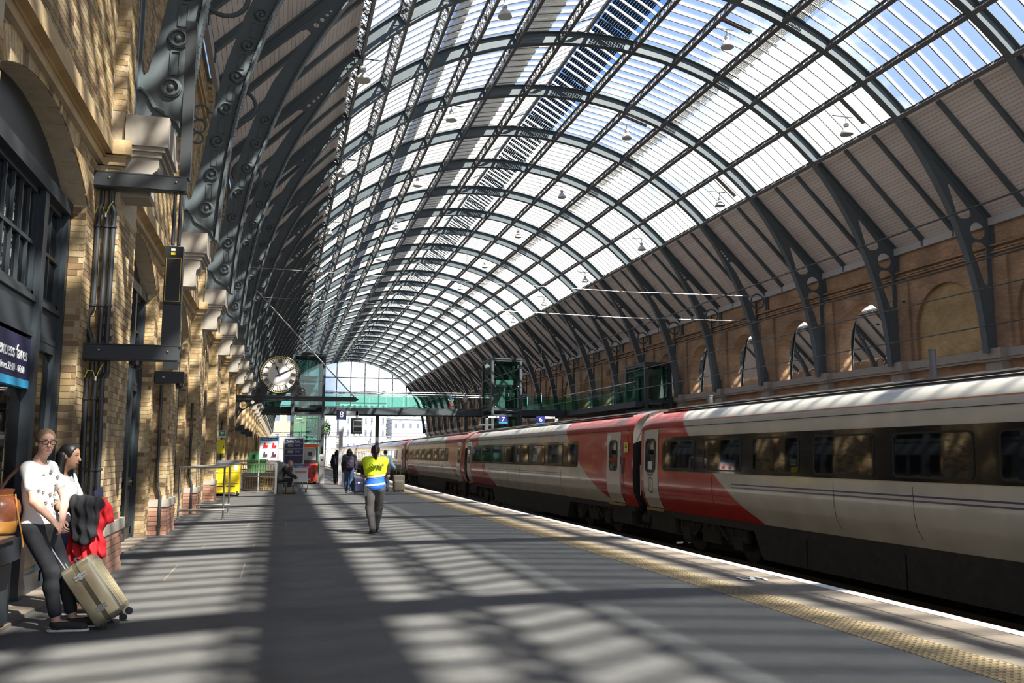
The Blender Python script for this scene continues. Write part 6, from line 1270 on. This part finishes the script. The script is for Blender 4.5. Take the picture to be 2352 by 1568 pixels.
def tree(x, y, h, r, label):
    t = thing('tree', label, 'tree', (x, y, -1.5)); m = MB(); m.tube([(0, 0, 0), (.1, 0, h*.3), (0, .1, h*.6)], [.35, .28, .15], 8)
    for a in range(5): m.tube([(0, 0, h*.35), (r*.5*math.cos(a*1.3), r*.5*math.sin(a*1.3), h*.65)], [.16, .06], 6)
    m.build('trunk', mat('bark', (.08, .06, .04), .9) if 'bark' not in bpy.data.materials else bpy.data.materials['bark'], t); f = MB(); rnd = random.Random(int(x * 7))
    for i in range(2600):
        a, b = rnd.random()*2*PI, math.acos(2*rnd.random() - 1); q = r * (.55 + .45*rnd.random()) * (1 + .18*math.sin(3*a)*math.sin(2*b)); c = V((q*math.sin(b)*math.cos(a), q*math.sin(b)*math.sin(a), h*.68 + q*.85*math.cos(b)))
        d = V((rnd.gauss(0, 1), rnd.gauss(0, 1), rnd.gauss(0, 1))).normalized(); e = d.orthogonal().normalized(); s = .32; f.add([c - d*s, c + e*s*.6, c + d*s, c - e*s*.6 + V((0, 0, .08))], [(0, 1, 2, 3)])
    f.build('foliage', GREEN, t, kind='stuff')
tree(9.6, 246, 14.5, 3.9, 'leafy green tree beside the lift, beyond the platform end'); tree(38, 300, 17, 5, 'green tree peeping over the pale grey shed')
bw = thing('boundary_wall', 'long pale brick wall across the tracks far beyond the platforms', 'wall', (15, 232, -1.5)); MB().bx(-60, 60, 0, .6, 0, 4.4).build('wall', mat('far_pale_brick', (.42, .36, .30), .9, var=.35, vscale=3), bw); MB().bx(-60, 60, -.1, .7, 4.4, 4.65).build('coping', PALE, bw)
for i in range(24): MB().bx(-58 + 5*i, -57.2 + 5*i, -.25, 0, 0, 4.4).build('pier', PALE, bw)
GAN = mat('gantry_grey', (.40, .38, .36), .6)
for n_, (y, z, c) in enumerate(((192, 5.3, IRON), (200, 4.2, GAN), (208, 4.9, GAN), (216, 4.1, GAN), (224, 4.6, GAN))):
    t = thing('signal_gantry', '%s lattice gantry spanning the tracks outside the hall' % ['nearest, dark', 'second', 'third', 'fourth', 'farthest'][n_], 'gantry', (16, y, -1.5)); zz = z + 1.5
    for a in (0, .8): m = MB(); m.bx(-22, 22, -.06, .06, zz + a - .05, zz + a + .05); m.build('chord', c, t)
    m = MB()
    for i in range(40): x = -22 + 1.1*i; m.bar((x, 0, zz), (x + .55, 0, zz + .8), .05, .05, up=(0, 1, 0)).bar((x + .55, 0, zz + .8), (x + 1.1, 0, zz), .05, .05, up=(0, 1, 0))
    m.build('lacing', c, t, kind='stuff')
    for x in (-21.9, -12, -6.5, 3, 21.9): m = MB(); m.bx(x - .12, x + .12, -.12, .12, 0, zz + .9); m.build('mast', c, t)
    for x in (-9, 1.5, 4.5, 13.5): m = MB(); m.bar((x, 0, zz), (x + 1.2, 0, zz - 1.1), .06, .06).bar((x + 2.4, 0, zz), (x + 1.2, 0, zz - 1.1), .06, .06).bx(x + 1.15, x + 1.25, -.05, .05, zz - 1.6, zz - 1.0); m.build('drop_arm', c, t)
sg = thing('signal_post', 'small red signal light beyond the far end of the train', 'signal', (20.0, 186, -1.5)); MB().bx(-.08, .08, -.08, .08, 0, 4.2).build('post', IRON, sg); MB().bx(-.25, .25, -.12, .12, 4.0, 5.2).build('head', BLACK, sg); e = mat('signal_red', (.8, .02, .02), .4); e.node_tree.nodes['Principled BSDF'].inputs['Emission Color'].default_value = (1, .05, .05, 1); e.node_tree.nodes['Principled BSDF'].inputs['Emission Strength'].default_value = 3; m = MB(); m.lathe([(0, 0), (.2, 0), (.18, .05), (0, .06)], (0, -.12, 4.3), (0, -1, 0), 12); m.build('lamp', e, sg)
bpy.context.view_layer.update()
